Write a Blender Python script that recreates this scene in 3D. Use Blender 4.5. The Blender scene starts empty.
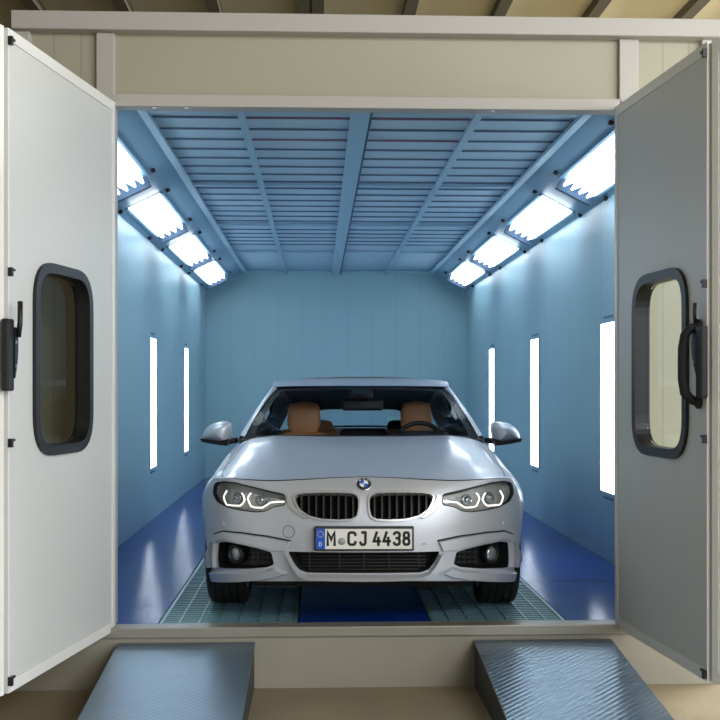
import bpy, bmesh, math, random
from mathutils import Vector, Matrix
from mathutils.geometry import delaunay_2d_cdt
random.seed(4)
PI = math.pi
SC = bpy.context.scene
COL = SC.collection

# ------------------------------------------------------------------ camera figures
F = 1100.0          # focal length in pixels of a 720 px frame
ZO = 5.83           # camera to booth front
EYE = 1.24          # camera height over booth floor
HOR = 388.0         # horizon row
YAW = math.atan((360 - 318) / F)
cy_, sy_ = math.cos(YAW), math.sin(YAW)

def at(px, py, Y):
    """world point on the vertical plane y = Y seen at a photo position"""
    a = (px - 360) / F
    dx, dy = cy_ * a + sy_, -sy_ * a + cy_
    k = (Y + ZO) / dy
    return Vector((dx * k, Y, EYE + (HOR - py) / F * k))

# ------------------------------------------------------------------ materials
def srgb(c):
    return tuple(((v / 255) / 12.92 if v / 255 <= .04045 else ((v / 255 + .055) / 1.055) ** 2.4) for v in c)

def mat(name, rgb, rough=.5, metal=0.0, coat=0.0, emit=0.0, spec=.5, emit_rgb=None):
    m = bpy.data.materials.new(name)
    m.use_nodes = True
    b = m.node_tree.nodes['Principled BSDF']
    c = srgb(rgb) + (1,)
    b.inputs['Base Color'].default_value = c
    b.inputs['Roughness'].default_value = rough
    b.inputs['Metallic'].default_value = metal
    b.inputs['Coat Weight'].default_value = coat
    b.inputs['Coat Roughness'].default_value = .12
    b.inputs['Specular IOR Level'].default_value = spec
    if emit:
        b.inputs['Emission Color'].default_value = (srgb(emit_rgb) + (1,)) if emit_rgb else c
        b.inputs['Emission Strength'].default_value = emit
    return m

def nd(m, t, **kw):
    n = m.node_tree.nodes.new(t)
    for k, v in kw.items():
        setattr(n, k, v)
    return n

def noisy(m, scale=4.0, amount=.12, detail=4.0, stretch=(1, 1, 1), bump=0.0, bscale=None):
    """soft unevenness of the base colour, optional bump"""
    nt = m.node_tree; b = nt.nodes['Principled BSDF']; L = nt.links
    tc = nd(m, 'ShaderNodeTexCoord'); mp = nd(m, 'ShaderNodeMapping')
    mp.inputs['Scale'].default_value = stretch
    L.new(tc.outputs['Object'], mp.inputs['Vector'])
    nz = nd(m, 'ShaderNodeTexNoise')
    nz.inputs['Scale'].default_value = scale; nz.inputs['Detail'].default_value = detail
    L.new(mp.outputs['Vector'], nz.inputs['Vector'])
    base = tuple(b.inputs['Base Color'].default_value)
    mx = nd(m, 'ShaderNodeMix', data_type='RGBA')
    mx.inputs[6].default_value = tuple(v * (1 - amount) for v in base[:3]) + (1,)
    mx.inputs[7].default_value = tuple(min(1, v * (1 + amount)) for v in base[:3]) + (1,)
    L.new(nz.outputs['Fac'], mx.inputs[0]); L.new(mx.outputs[2], b.inputs['Base Color'])
    if bump:
        n2 = nd(m, 'ShaderNodeTexNoise'); n2.inputs['Scale'].default_value = bscale or scale * 8
        L.new(mp.outputs['Vector'], n2.inputs['Vector'])
        bp = nd(m, 'ShaderNodeBump'); bp.inputs['Strength'].default_value = bump; bp.inputs['Distance'].default_value = .004
        L.new(n2.outputs['Fac'], bp.inputs['Height']); L.new(bp.outputs['Normal'], b.inputs['Normal'])
    return m

def glass(name, tint=(1, 1, 1), ior=1.5, rough=.02, boost=1.0):
    m = bpy.data.materials.new(name); m.use_nodes = True
    nt = m.node_tree; nt.nodes.clear(); L = nt.links
    o = nd(m, 'ShaderNodeOutputMaterial'); mx = nd(m, 'ShaderNodeMixShader')
    t = nd(m, 'ShaderNodeBsdfTransparent'); t.inputs['Color'].default_value = tint + (1,)
    g = nd(m, 'ShaderNodeBsdfGlossy'); g.inputs['Roughness'].default_value = rough
    f = nd(m, 'ShaderNodeLayerWeight'); f.inputs['Blend'].default_value = .12
    ml = nd(m, 'ShaderNodeMath', operation='MULTIPLY'); ml.inputs[1].default_value = boost
    L.new(f.outputs['Fresnel'], ml.inputs[0]); L.new(ml.outputs[0], mx.inputs[0])
    L.new(t.outputs[0], mx.inputs[1]); L.new(g.outputs[0], mx.inputs[2]); L.new(mx.outputs[0], o.inputs[0])
    return m

def checker_plate(m, scale=22, strength=.5, seams=None, streak=True):
    """raised diamond tread as bump, with sheet seams across the run"""
    nt = m.node_tree; b = nt.nodes['Principled BSDF']; L = nt.links
    tc = nd(m, 'ShaderNodeTexCoord'); mp = nd(m, 'ShaderNodeMapping')
    mp.inputs['Rotation'].default_value = (0, 0, PI / 4)
    mp.inputs['Scale'].default_value = (scale, scale, scale)
    L.new(tc.outputs['Object'], mp.inputs['Vector'])
    ck = nd(m, 'ShaderNodeTexChecker'); ck.inputs['Scale'].default_value = 1.0
    L.new(mp.outputs['Vector'], ck.inputs['Vector'])
    wv = nd(m, 'ShaderNodeTexWave'); wv.inputs['Scale'].default_value = .9
    L.new(mp.outputs['Vector'], wv.inputs['Vector'])
    nz = nd(m, 'ShaderNodeTexNoise'); nz.inputs['Scale'].default_value = 3.0; nz.inputs['Detail'].default_value = 5
    L.new(tc.outputs['Object'], nz.inputs['Vector'])
    ad = nd(m, 'ShaderNodeMath', operation='MULTIPLY_ADD'); ad.inputs[1].default_value = .6
    L.new(ck.outputs['Fac'], ad.inputs[0]); L.new(wv.outputs['Fac'], ad.inputs[2])
    bp = nd(m, 'ShaderNodeBump'); bp.inputs['Strength'].default_value = strength; bp.inputs['Distance'].default_value = .003
    L.new(ad.outputs[0], bp.inputs['Height']); L.new(bp.outputs['Normal'], b.inputs['Normal'])
    base = tuple(b.inputs['Base Color'].default_value)
    mx = nd(m, 'ShaderNodeMix', data_type='RGBA')
    mx.inputs[6].default_value = tuple(v * .75 for v in base[:3]) + (1,)
    mx.inputs[7].default_value = tuple(min(1, v * 1.25) for v in base[:3]) + (1,)
    L.new(nz.outputs['Fac'], mx.inputs[0])
    last = mx.outputs[2]
    rr = nd(m, 'ShaderNodeMapRange'); r0 = b.inputs['Roughness'].default_value
    rr.inputs['To Min'].default_value = r0 * .7; rr.inputs['To Max'].default_value = r0 * 1.35
    L.new(nz.outputs['Fac'], rr.inputs['Value']); L.new(rr.outputs[0], b.inputs['Roughness'])
    if seams:
        sx = nd(m, 'ShaderNodeSeparateXYZ'); L.new(tc.outputs['Object'], sx.inputs[0])
        a = nd(m, 'ShaderNodeMath', operation='SUBTRACT'); a.inputs[1].default_value = seams[0]
        L.new(sx.outputs['Y'], a.inputs[0])
        p = nd(m, 'ShaderNodeMath', operation='PINGPONG'); p.inputs[1].default_value = seams[1] / 2
        L.new(a.outputs[0], p.inputs[0])
        g = nd(m, 'ShaderNodeMath', operation='LESS_THAN'); g.inputs[1].default_value = .03
        L.new(p.outputs[0], g.inputs[0])
        m2 = nd(m, 'ShaderNodeMix', data_type='RGBA'); m2.inputs[7].default_value = tuple(v * .3 for v in base[:3]) + (1,)
        L.new(g.outputs[0], m2.inputs[0]); L.new(last, m2.inputs[6]); last = m2.outputs[2]
    L.new(last, b.inputs['Base Color'])
    return m

def seamed(m, axis, start, pitch, width=.008, dark=.7):
    """sandwich-panel joints as thin dark lines plus a groove"""
    nt = m.node_tree; b = nt.nodes['Principled BSDF']; L = nt.links
    tc = nd(m, 'ShaderNodeTexCoord'); sx = nd(m, 'ShaderNodeSeparateXYZ'); L.new(tc.outputs['Object'], sx.inputs[0])
    a = nd(m, 'ShaderNodeMath', operation='SUBTRACT'); a.inputs[1].default_value = start
    L.new(sx.outputs[axis], a.inputs[0])
    p = nd(m, 'ShaderNodeMath', operation='PINGPONG'); p.inputs[1].default_value = pitch / 2
    L.new(a.outputs[0], p.inputs[0])
    g = nd(m, 'ShaderNodeMath', operation='LESS_THAN'); g.inputs[1].default_value = width
    L.new(p.outputs[0], g.inputs[0])
    base = tuple(b.inputs['Base Color'].default_value)
    m2 = nd(m, 'ShaderNodeMix', data_type='RGBA')
    m2.inputs[6].default_value = base; m2.inputs[7].default_value = tuple(v * dark for v in base[:3]) + (1,)
    L.new(g.outputs[0], m2.inputs[0]); L.new(m2.outputs[2], b.inputs['Base Color'])
    return m

M = {}
M['booth_wall'] = seamed(mat('booth wall panel', (150, 186, 199), .38), 'Y', .2, 1.0, .006, .8)
M['booth_back'] = seamed(mat('booth back panel', (146, 184, 194), .4), 'X', .1, .33, .006, .9)
M['booth_frame'] = mat('booth light panel', (132, 168, 192), .4)
M['filter'] = noisy(mat('ceiling filter', (172, 200, 218), .75), 5, .12, 6, (1, 3, 1), .5, 40)
M['wire'] = mat('ceiling wire', (98, 124, 152), .5)
M['wire_red'] = mat('red edged wire', (140, 112, 142), .5)
M['rail'] = mat('ceiling rail', (150, 186, 208), .4)
M['rail_dark'] = mat('rail shadow gap', (50, 84, 112), .6)
M['tube'] = mat('lit tube', (255, 255, 255), .4, emit=6.2, emit_rgb=(236, 246, 255))
M['panel_lit'] = mat('lit diffuser', (255, 255, 255), .4, emit=6.0, emit_rgb=(236, 246, 255))
M['reflector'] = mat('white reflector', (225, 232, 238), .3)
M['lampbox'] = mat('lamp end', (50, 78, 104), .5)
M['black'] = mat('black plastic', (18, 19, 21), .45)
M['matteblack'] = mat('matte black', (9, 9, 10), .8)
M['rubber'] = noisy(mat('rubber', (20, 20, 21), .75), 30, .25)
M['blue_floor'] = checker_plate(mat('blue painted tread plate', (14, 50, 140), .15, spec=.3), 18, .2, (1.2, 1.77))
M['grate_pan'] = noisy(mat('grating mat', (128, 168, 168), .55), 8, .2)
M['grate'] = mat('galvanised grating', (128, 164, 166), .4, .3)
M['cream'] = noisy(mat('cream panel', (166, 161, 140), .5), .8, .05)
M['cream_s'] = seamed(mat('cream ribbed panel', (166, 161, 140), .5), 'X', .02, .14, .004, .8)
M['alu'] = mat('off white profile', (180, 175, 168), .42)
M['alu_lo'] = noisy(mat('sill profile', (152, 148, 138), .4, .25), 6, .1)
M['plinth'] = noisy(mat('plinth sheet', (150, 145, 132), .5), 2.2, .12, 5, bump=.2)
M['concrete'] = noisy(mat('hall concrete', (142, 130, 105), .7), 2.6, .28, 8, bump=.5, bscale=50)
M['door'] = noisy(mat('door skin', (203, 204, 201), .42), 1.1, .03)
M['door_trim'] = mat('door edge trim', (226, 225, 220), .35)
M['doorglass'] = glass('door pane', (.80, .86, .86), boost=1.6)
M['ramp'] = checker_plate(mat('steel tread plate', (130, 148, 162), .33, .8), 12, .35)
M['ramp_side'] = mat('ramp side steel', (60, 64, 66), .55, .4)
M['roof'] = noisy(mat('hall roof sheet', (214, 204, 172), .6), 1.0, .06)
M['rib'] = mat('roof rib', (92, 86, 70), .6)
M['hall_dark'] = mat('hall wall', (150, 140, 120), .7)
M['steel'] = mat('brushed steel', (150, 152, 155), .3, .9)
M['chrome'] = mat('chrome', (225, 227, 230), .08, 1.0)
M['satin'] = mat('satin chrome', (214, 217, 222), .25, .6)
M['paint'] = mat('silver paint', (198, 202, 210), .43, .5, coat=.4)
M['gap'] = mat('panel gap', (14, 15, 17), .7)
M['slat'] = mat('grille slat', (78, 80, 84), .22, .8)
M['mesh'] = mat('intake mesh', (34, 35, 37), .5)
M['glass'] = glass('windscreen', (.88, .92, .92), boost=.6)
M['glass_rear'] = glass('rear screen', (.93, .96, .95), boost=.2)
M['glass_dark'] = glass('side glass', (.14, .16, .165), boost=1.0)
M['glass_lamp'] = glass('lamp cover', (.93, .95, .96), boost=.9)
M['lamp_in'] = mat('lamp housing', (158, 158, 155), .35, .3)
M['lens'] = mat('projector lens', (150, 154, 158), .1, .6)
M['drl'] = mat('lit light guide', (255, 255, 255), .3, emit=1.1, emit_rgb=(255, 250, 240))
M['tan'] = noisy(mat('tan leather', (192, 134, 92), .5), 9, .08)
M['cabin'] = mat('cabin trim', (24, 25, 28), .6)
M['dash'] = mat('dash trim', (36, 38, 42), .5)
M['plate'] = mat('plate white', (232, 230, 224), .4)
M['plateblue'] = mat('plate blue', (24, 84, 190), .4)
M['ink'] = mat('plate ink', (16, 16, 17), .5)
M['gold'] = mat('star yellow', (240, 205, 60), .5)
M['sealgrey'] = mat('seal grey', (160, 160, 158), .5)
M['logo_blue'] = mat('roundel blue', (34, 100, 190), .3, coat=1)
M['white'] = mat('white enamel', (240, 240, 240), .3, coat=1)
M['amber'] = mat('smoked lamp', (60, 50, 44), .3)

# ------------------------------------------------------------------ builders
def mo(name, verts, faces, m, parent=None, smooth=False, orient=None):
    me = bpy.data.meshes.new(name)
    me.from_pydata([tuple(v) for v in verts], [], faces)
    me.validate()
    bm = bmesh.new(); bm.from_mesh(me)
    bmesh.ops.remove_doubles(bm, verts=bm.verts, dist=1e-5)
    if orient is None:
        bmesh.ops.recalc_face_normals(bm, faces=bm.faces)
    else:
        o = Vector(orient)
        s = sum((f.normal.dot(o) * f.calc_area() for f in bm.faces))
        if s < 0:
            bmesh.ops.reverse_faces(bm, faces=bm.faces)
    bm.to_mesh(me); bm.free()
    return link(name, me, m, parent, smooth)

def link(name, me, m, parent=None, smooth=False):
    o = bpy.data.objects.new(name, me); COL.objects.link(o)
    if m is not None:
        me.materials.append(m)
    if smooth:
        for p in me.polygons:
            p.use_smooth = True
    if parent is not None:
        o.parent = parent
    return o

def bmo(name, bm, m, parent=None, smooth=False):
    me = bpy.data.meshes.new(name); bm.to_mesh(me); bm.free()
    return link(name, me, m, parent, smooth)

def add_box(bm, lo, hi, mtx=None, bevel=0.0, seg=2):
    r = bmesh.ops.create_cube(bm, size=1.0)
    vs = r['verts']
    lo, hi = Vector(lo), Vector(hi)
    for v in vs:
        v.co = Vector(((v.co.x + .5) * (hi.x - lo.x) + lo.x, (v.co.y + .5) * (hi.y - lo.y) + lo.y, (v.co.z + .5) * (hi.z - lo.z) + lo.z))
    if bevel:
        es = list({e for v in vs for e in v.link_edges})
        g = bmesh.ops.bevel(bm, geom=es + vs, offset=bevel, segments=seg, affect='EDGES', profile=.5)
        vs = list({v for f in g['faces'] for v in f.verts} | {v for v in vs if v.is_valid})
        # all verts of this island
        seen = set(vs); st = list(vs)
        while st:
            v = st.pop()
            for e in v.link_edges:
                w = e.other_vert(v)
                if w not in seen:
                    seen.add(w); st.append(w)
        vs = list(seen)
    if mtx is not None:
        for v in vs:
            v.co = mtx @ v.co
    return vs

def box(name, lo, hi, m, parent=None, bevel=0.0, mtx=None, seg=2):
    bm = bmesh.new(); add_box(bm, lo, hi, mtx, bevel, seg)
    return bmo(name, bm, m, parent, smooth=False)

def add_tube(bm, pts, r, n=8, closed=False):
    pts = [Vector(p) for p in pts]; N = len(pts); rings = []
    up = Vector((.13, .21, .97))
    for i, p in enumerate(pts):
        if closed:
            d = pts[(i + 1) % N] - pts[i - 1]
        else:
            d = pts[min(i + 1, N - 1)] - pts[max(i - 1, 0)]
        d.normalize()
        a = up - d * up.dot(d)
        if a.length < 1e-4:
            a = Vector((1, 0, 0)) - d * d.x
        a.normalize(); up = a; b = d.cross(a)
        rr = r[i] if isinstance(r, (list, tuple)) else r
        rings.append([bm.verts.new(p + (a * math.cos(2 * PI * k / n) + b * math.sin(2 * PI * k / n)) * rr) for k in range(n)])
    for i in range(N if closed else N - 1):
        A, B = rings[i], rings[(i + 1) % N]
        for k in range(n):
            bm.faces.new((A[k], A[(k + 1) % n], B[(k + 1) % n], B[k]))
    if not closed:
        bm.faces.new(list(reversed(rings[0]))); bm.faces.new(rings[-1])

def tube(name, pts, r, m, parent=None, n=8, closed=False):
    bm = bmesh.new(); add_tube(bm, pts, r, n, closed)
    bmesh.ops.recalc_face_normals(bm, faces=bm.faces)
    return bmo(name, bm, m, parent, smooth=True)

def lathe(name, prof, m, parent=None, n=32, mtx=None, smooth=True):
    """profile of (radius, height) turned about z"""
    vs, fs = [], []
    for (r, h) in prof:
        for k in range(n):
            a = 2 * PI * k / n
            v = Vector((r * math.cos(a), r * math.sin(a), h))
            vs.append(mtx @ v if mtx else v)
    for i in range(len(prof) - 1):
        for k in range(n):
            fs.append((i * n + k, i * n + (k + 1) % n, (i + 1) * n + (k + 1) % n, (i + 1) * n + k))
    fs.append(tuple(range(n))); fs.append(tuple((len(prof) - 1) * n + k for k in range(n)))
    return mo(name, vs, fs, m, parent, smooth)

def grid(name, fn, nu, nv, m, parent=None, smooth=True, orient=None, two=None):
    vs, fs = [], []
    for i in range(nu + 1):
        for j in range(nv + 1):
            vs.append(fn(i / nu, j / nv))
    w = nv + 1
    for i in range(nu):
        for j in range(nv):
            fs.append((i * w + j, (i + 1) * w + j, (i + 1) * w + j + 1, i * w + j + 1))
    return mo(name, vs, fs, m, parent, smooth, orient)

def empty(name, loc=(0, 0, 0), rz=0.0, parent=None):
    o = bpy.data.objects.new(name, None); COL.objects.link(o)
    o.empty_display_size = .1
    o.location = loc; o.rotation_euler = (0, 0, rz)
    if parent is not None:
        o.parent = parent
    return o

def tag(o, label=None, cat=None, group=None, kind=None):
    if label: o['label'] = label
    if cat: o['category'] = cat
    if group: o['group'] = group
    if kind: o['kind'] = kind
    return o

def structure(o, label, cat):
    return tag(o, label, cat, None, 'structure')

# 2-D polygon helpers
def inside(p, poly):
    x, y = p; c = False; n = len(poly); j = n - 1
    for i in range(n):
        xi, yi = poly[i]; xj, yj = poly[j]
        if (yi > y) != (yj > y) and x < (xj - xi) * (y - yi) / (yj - yi) + xi:
            c = not c
        j = i
    return c

def segd(p, poly):
    best = 1e9
    px, py = p
    for i in range(len(poly)):
        ax, ay = poly[i - 1]; bx, by = poly[i]
        dx, dy = bx - ax, by - ay
        L = dx * dx + dy * dy
        t = 0 if L == 0 else max(0, min(1, ((px - ax) * dx + (py - ay) * dy) / L))
        d = (px - ax - t * dx) ** 2 + (py - ay - t * dy) ** 2
        best = min(best, d)
    return math.sqrt(best)

def resample(poly, step):
    out = []
    for i in range(len(poly)):
        a = Vector(poly[i]); b = Vector(poly[(i + 1) % len(poly)])
        n = max(1, int(math.ceil((b - a).length / step)))
        for k in range(n):
            out.append(tuple(a.lerp(b, k / n)))
    return out

def rounded(poly, rad, seg=4):
    """round the corners of a closed polygon"""
    out = []; n = len(poly)
    for i in range(n):
        p = Vector(poly[i]); a = Vector(poly[i - 1]); b = Vector(poly[(i + 1) % n])
        da, db = a - p, b - p
        r = min(rad, da.length * .45, db.length * .45)
        s = p + da.normalized() * r; e = p + db.normalized() * r
        for k in range(seg + 1):
            t = k / seg
            out.append(tuple(s * (1 - t) ** 2 + p * 2 * t * (1 - t) + e * t * t))
    return out

def area2(poly):
    return sum(poly[i - 1][0] * poly[i][1] - poly[i][0] * poly[i - 1][1] for i in range(len(poly))) / 2

def offset_poly(poly, d):
    """grow (d>0) or shrink a polygon"""
    n = len(poly); s = 1 if area2(poly) > 0 else -1; out = []
    for i in range(n):
        a = Vector(poly[i - 1]); p = Vector(poly[i]); b = Vector(poly[(i + 1) % n])
        e1 = (p - a); e2 = (b - p)
        if e1.length < 1e-9 or e2.length < 1e-9:
            continue
        e1.normalize(); e2.normalize()
        n1 = Vector((e1.y, -e1.x)) * s; n2 = Vector((e2.y, -e2.x)) * s
        nn = n1 + n2
        if nn.length < 1e-4:
            nn = n1.copy()
        nn.normalize()
        k = 1 / max(.5, nn.dot(n1))
        out.append(tuple(p + nn * d * k))
    return out

def cdt(outer, holes, step, inner=None):
    """triangulate a polygon with holes, with interior points at step"""
    outer = resample(outer, step); holes = [resample(h, step) for h in holes]
    pts = list(outer); loops = [list(range(len(outer)))]
    for h in holes:
        loops.append(list(range(len(pts), len(pts) + len(h)))); pts += h
    x0 = min(p[0] for p in outer); x1 = max(p[0] for p in outer)
    y0 = min(p[1] for p in outer); y1 = max(p[1] for p in outer)
    st = inner or step
    ny = int((y1 - y0) / st) + 1; nx = int((x1 - x0) / st) + 1
    for j in range(1, ny):
        for i in range(1, nx):
            p = (x0 + (i + .5 * (j % 2)) * st, y0 + j * st)
            if inside(p, outer) and segd(p, outer) > st * .45 and all((not inside(p, h)) and segd(p, h) > st * .45 for h in holes):
                pts.append(p)
    edges = []
    for lp in loops:
        edges += [(lp[k], lp[(k + 1) % len(lp)]) for k in range(len(lp))]
    r = delaunay_2d_cdt([Vector(p) for p in pts], edges, [], 0, 1e-7)
    vs = [tuple(v) for v in r[0]]
    fs = []
    for f in r[2]:
        c = (sum(vs[i][0] for i in f) / len(f), sum(vs[i][1] for i in f) / len(f))
        if inside(c, outer) and not any(inside(c, h) for h in holes):
            fs.append(tuple(f))
    return vs, fs, outer, holes

def slab(name, outer, holes, fn, top, bottom, step, m, parent=None, smooth=False, orient=None, nrm=None):
    """sheet over fn(x, y) lifted by `top`, with side walls down to `bottom` along its normal"""
    vs, fs, o, hs = cdt(outer, holes, step)
    V = []; FC = []
    def put(p, off):
        return fn(p[0], p[1]) + nrm(p[0], p[1]) * off
    for p in vs:
        V.append(put(p, top))
    FC += fs
    if bottom is not None:
        for lp in [o] + hs:
            b = len(V); n = len(lp)
            for p in lp:
                V.append(put(p, top)); V.append(put(p, bottom))
            for k in range(n):
                a = b + 2 * k; c = b + 2 * ((k + 1) % n)
                FC.append((a, c, c + 1, a + 1))
    ob = mo(name, V, FC, m, parent, smooth, orient)
    return ob

def text_mesh(body, name, m, parent, cx, cz, w, h, y, depth=.0015, weight=0.0):
    """letters standing in the local x-z plane facing -y, fitted into w x h"""
    c = bpy.data.curves.new(name, 'FONT'); c.body = body; c.extrude = .01; c.resolution_u = 3; c.offset = weight
    t = bpy.data.objects.new(name, c); COL.objects.link(t)
    bpy.context.view_layer.update()
    me = bpy.data.meshes.new_from_object(t.evaluated_get(bpy.context.evaluated_depsgraph_get()))
    bpy.data.objects.remove(t)
    xs = [v.co.x for v in me.vertices]; ys = [v.co.y for v in me.vertices]
    x0, x1, y0, y1 = min(xs), max(xs), min(ys), max(ys)
    for v in me.vertices:
        X = (v.co.x - (x0 + x1) / 2) / (x1 - x0) * w; Z = (v.co.y - (y0 + y1) / 2) / (y1 - y0) * h
        v.co = (cx + X, y - (depth if v.co.z > 0 else 0), cz + Z)
    me.name = name
    return link(name, me, m, parent)

# ================================================================== THE BOOTH
XL, XR = -1.562, 2.08          # booth inner side walls
CXL, CXR = -1.03, 1.585        # edges of the filter ceiling
ZC = 2.86; ZW = 2.60           # ceiling and top of side walls
YB = 9.52                      # back wall
# floor
structure(box('floor', (XL - .05, 0, -.30), (XR + .05, YB + .1, -.022), M['plinth']), 'booth floor slab under plates and gratings', 'floor')
GL0, GL1, GR0, GR1 = -.84, -.106, .60, 1.325
for nm, a, b, lb in (('floor_plate', XL, GL0, 'blue painted tread plate floor strip along the left booth wall'),
                     ('floor_plate', GL1, GR0, 'blue floor strip between the two gratings, under the car'),
                     ('floor_plate', GR1, XR, 'blue painted tread plate floor strip along the right booth wall')):
    tag(box(nm, (a + .004, 0.0, -.022), (b - .004, YB, 0), M['blue_floor']), lb, 'floor plate', 'blue floor plates')

def grating(a, b, lb):
    t = tag(empty('floor_grating', ((a + b) / 2, 0, 0)), lb, 'floor grating', 'floor gratings')
    hw = (b - a) / 2
    box('filter_mat', (-hw + .004, 0.002, -.022), (hw - .004, YB - .01, -.006), M['grate_pan'], t)
    bm = bmesh.new()
    for s in (-1, 1):
        add_box(bm, (s * (hw - .012) - .008, 0.0, -.0055), (s * (hw - .012) + .008, YB - .01, 0))
    for y in [0.002 + k * 1.06 for k in range(10)]:
        add_box(bm, (-hw + .021, y, -.0055), (hw - .021, y + .018, -.0002))
    bmo('frame', bm, M['grate'], t)
    n = 7
    bm = bmesh.new()
    for k in range(1, n):
        x = -hw + 2 * hw * k / n
        add_box(bm, (x - .004, .02, -.0058), (x + .004, YB - .02, -.0004))
    bmo('bearing_bars', bm, M['grate'], t)
    bm = bmesh.new()
    y = .05
    while y < YB - .05:
        add_box(bm, (-hw + .022, y, -.0058), (hw - .022, y + .004, -.003)); y += .05
    bmo('cross_rods', bm, M['rail_dark'], t)
grating(GL0, GL1, 'teal grey floor grating under the left side of the car')
grating(GR0, GR1, 'teal grey floor grating under the right side of the car')

# walls
structure(box('wall_left', (XL - .006, 0.03, 0), (XL, YB, ZW + .1), M['booth_wall']), 'pale blue left wall inside the spray booth', 'wall')
structure(box('wall_right', (XR, 0.03, 0), (XR + .006, YB, ZW + .1), M['booth_wall']), 'pale blue right wall inside the spray booth', 'wall')
structure(box('wall_back', (XL - .05, YB, 0), (XR + .05, YB + .05, ZC + .1), M['booth_back']), 'pale blue rear wall of the spray booth', 'wall')
# ceiling
ceil = structure(box('ceiling', (CXL - .02, -.0, ZC), (CXR + .02, YB, ZC + .05), M['filter']), 'light blue filter ceiling of the spray booth', 'ceiling')
bays = [CXL, -.448, .215, .285, .94, CXR]
y = .18; k = 0
while y < YB - .05:
    for (a, b) in ((bays[0], bays[1]), (bays[1], bays[2]), (bays[3], bays[4]), (bays[4], bays[5])):
        if y < 6.6:
            box('support_wire', (a + .02, y - .006, ZC - .012), (b - .02, y + .006, ZC - .001), M['wire_red'] if (k in (1, 2, 4) and a > -.6 and a < .5) else M['wire'], ceil)
    y += .29 if y < 6.6 else .29; k += 1
for x in (-.448, .94):
    box('rail', (x - .022, 0, ZC - .035), (x + .022, YB, ZC - .0145), M['rail'], ceil)
box('rail', (.19, 0, ZC - .05), (.30, YB, ZC - .0145), M['rail'], ceil)
box('rail_groove', (.303, 0, ZC - .045), (.315, YB, ZC - .0145), M['rail_dark'], ceil)
for x in (CXL, CXR):
    s = 1 if x < 0 else -1
    box('rail', (min(x, x + s * .05), 0, ZC - .04), (max(x, x + s * .05), YB, ZC - .0145), M['rail'], ceil)
for y in (.55, 2.86, 5.0, 7.15, 9.3):
    box('cross_rail', (CXL + .05, y - .03, ZC - .03), (CXR - .05, y + .03, ZC - .0142), M['rail'], ceil)
# slanted light panels between wall and ceiling
def slant(x0, z0, x1, z1, nm, lb):
    d = Vector((x1 - x0, 0, z1 - z0)).normalized(); n = Vector((-d.z, 0, d.x))
    if n.z > 0: n = -n
    v = []
    for y in (0, YB):
        for (x, z, o) in ((x0, z0, 0), (x1, z1, 0), (x1, z1, .03), (x0, z0, .03)):
            v.append(Vector((x, y, z)) - n * o)
    f = [(0, 1, 2, 3), (4, 7, 6, 5), (0, 4, 5, 1), (1, 5, 6, 2), (2, 6, 7, 3), (3, 7, 4, 0)]
    structure(mo(nm, v, f, M['booth_frame']), lb, 'light panel')
    return d, n
DR, NR = slant(CXR, ZC - .01, XR, ZW, 'trim_1', 'slanted blue panel carrying the right row of ceiling lights')
DL, NL = slant(CXL, ZC - .01, XL, ZW, 'trim_2', 'slanted blue panel carrying the left row of ceiling lights')

def ceiling_light(side, yc, lb):
    x0, d, n = (CXR, DR, NR) if side > 0 else (CXL, DL, NL)
    L = Vector((((XR if side > 0 else XL) - x0), 0, ZW - ZC + .01)).length
    c = Vector((x0, yc, ZC - .01)) + d * L * .60
    t = tag(empty('ceiling_light', c), lb, 'ceiling light', 'four tube ceiling lights on the slanted panels')
    mt = Matrix((d, (0, 1, 0), n)).transposed().to_4x4()   # local x along slope, y along booth, z out of panel
    hl, hw = .78, .125
    bm = bmesh.new()
    add_box(bm, (-hw - .012, -hl - .02, .001), (hw + .012, hl - .20, .006), mt)
    bmo('reflector', bm, M['reflector'], t)
    bm = bmesh.new()
    for s in (-1, 1):
        add_box(bm, (s * (hw + .022) - .01, -hl - .03, .001), (s * (hw + .022) + .01, hl + .03, .02), mt)
    bmo('frame', bm, M['booth_frame'], t)
    bm = bmesh.new()
    add_box(bm, (-hw - .012, hl - .02, .0062), (hw + .012, hl + .025, .085), mt)
    bmo('end_cap', bm, M['lampbox'], t)
    for k in range(4):
        x = -hw + (k + .5) * hw / 2
        r = .027
        pts = [mt @ Vector((x, hl - .022, .040)), mt @ Vector((x, hl - .24, .040)), mt @ Vector((x, -hl, .040))]
        tube('lamp_tube', pts, [.009, r, r], M['tube'], t, 10)
    for sx in (-1, 1):
        for yy in (-hl - .04, hl - .12):
            p = mt @ Vector((sx * (hw + .075), yy, .006))
            q = mt @ Vector((sx * (hw + .075), yy, .03))
            tube('clip', [p, q], .018, M['black'], t, 8)
ords = ('nearest the opening', 'second from the opening', 'third from the opening', 'nearest the back wall')
for k, yc in enumerate((1.30, 3.55, 5.86, 8.08)):
    ceiling_light(-1, yc, 'bright tube light on the left slanted panel, ' + ords[k])
    ceiling_light(1, yc, 'bright tube light on the right slanted panel, ' + ords[k])

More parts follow.
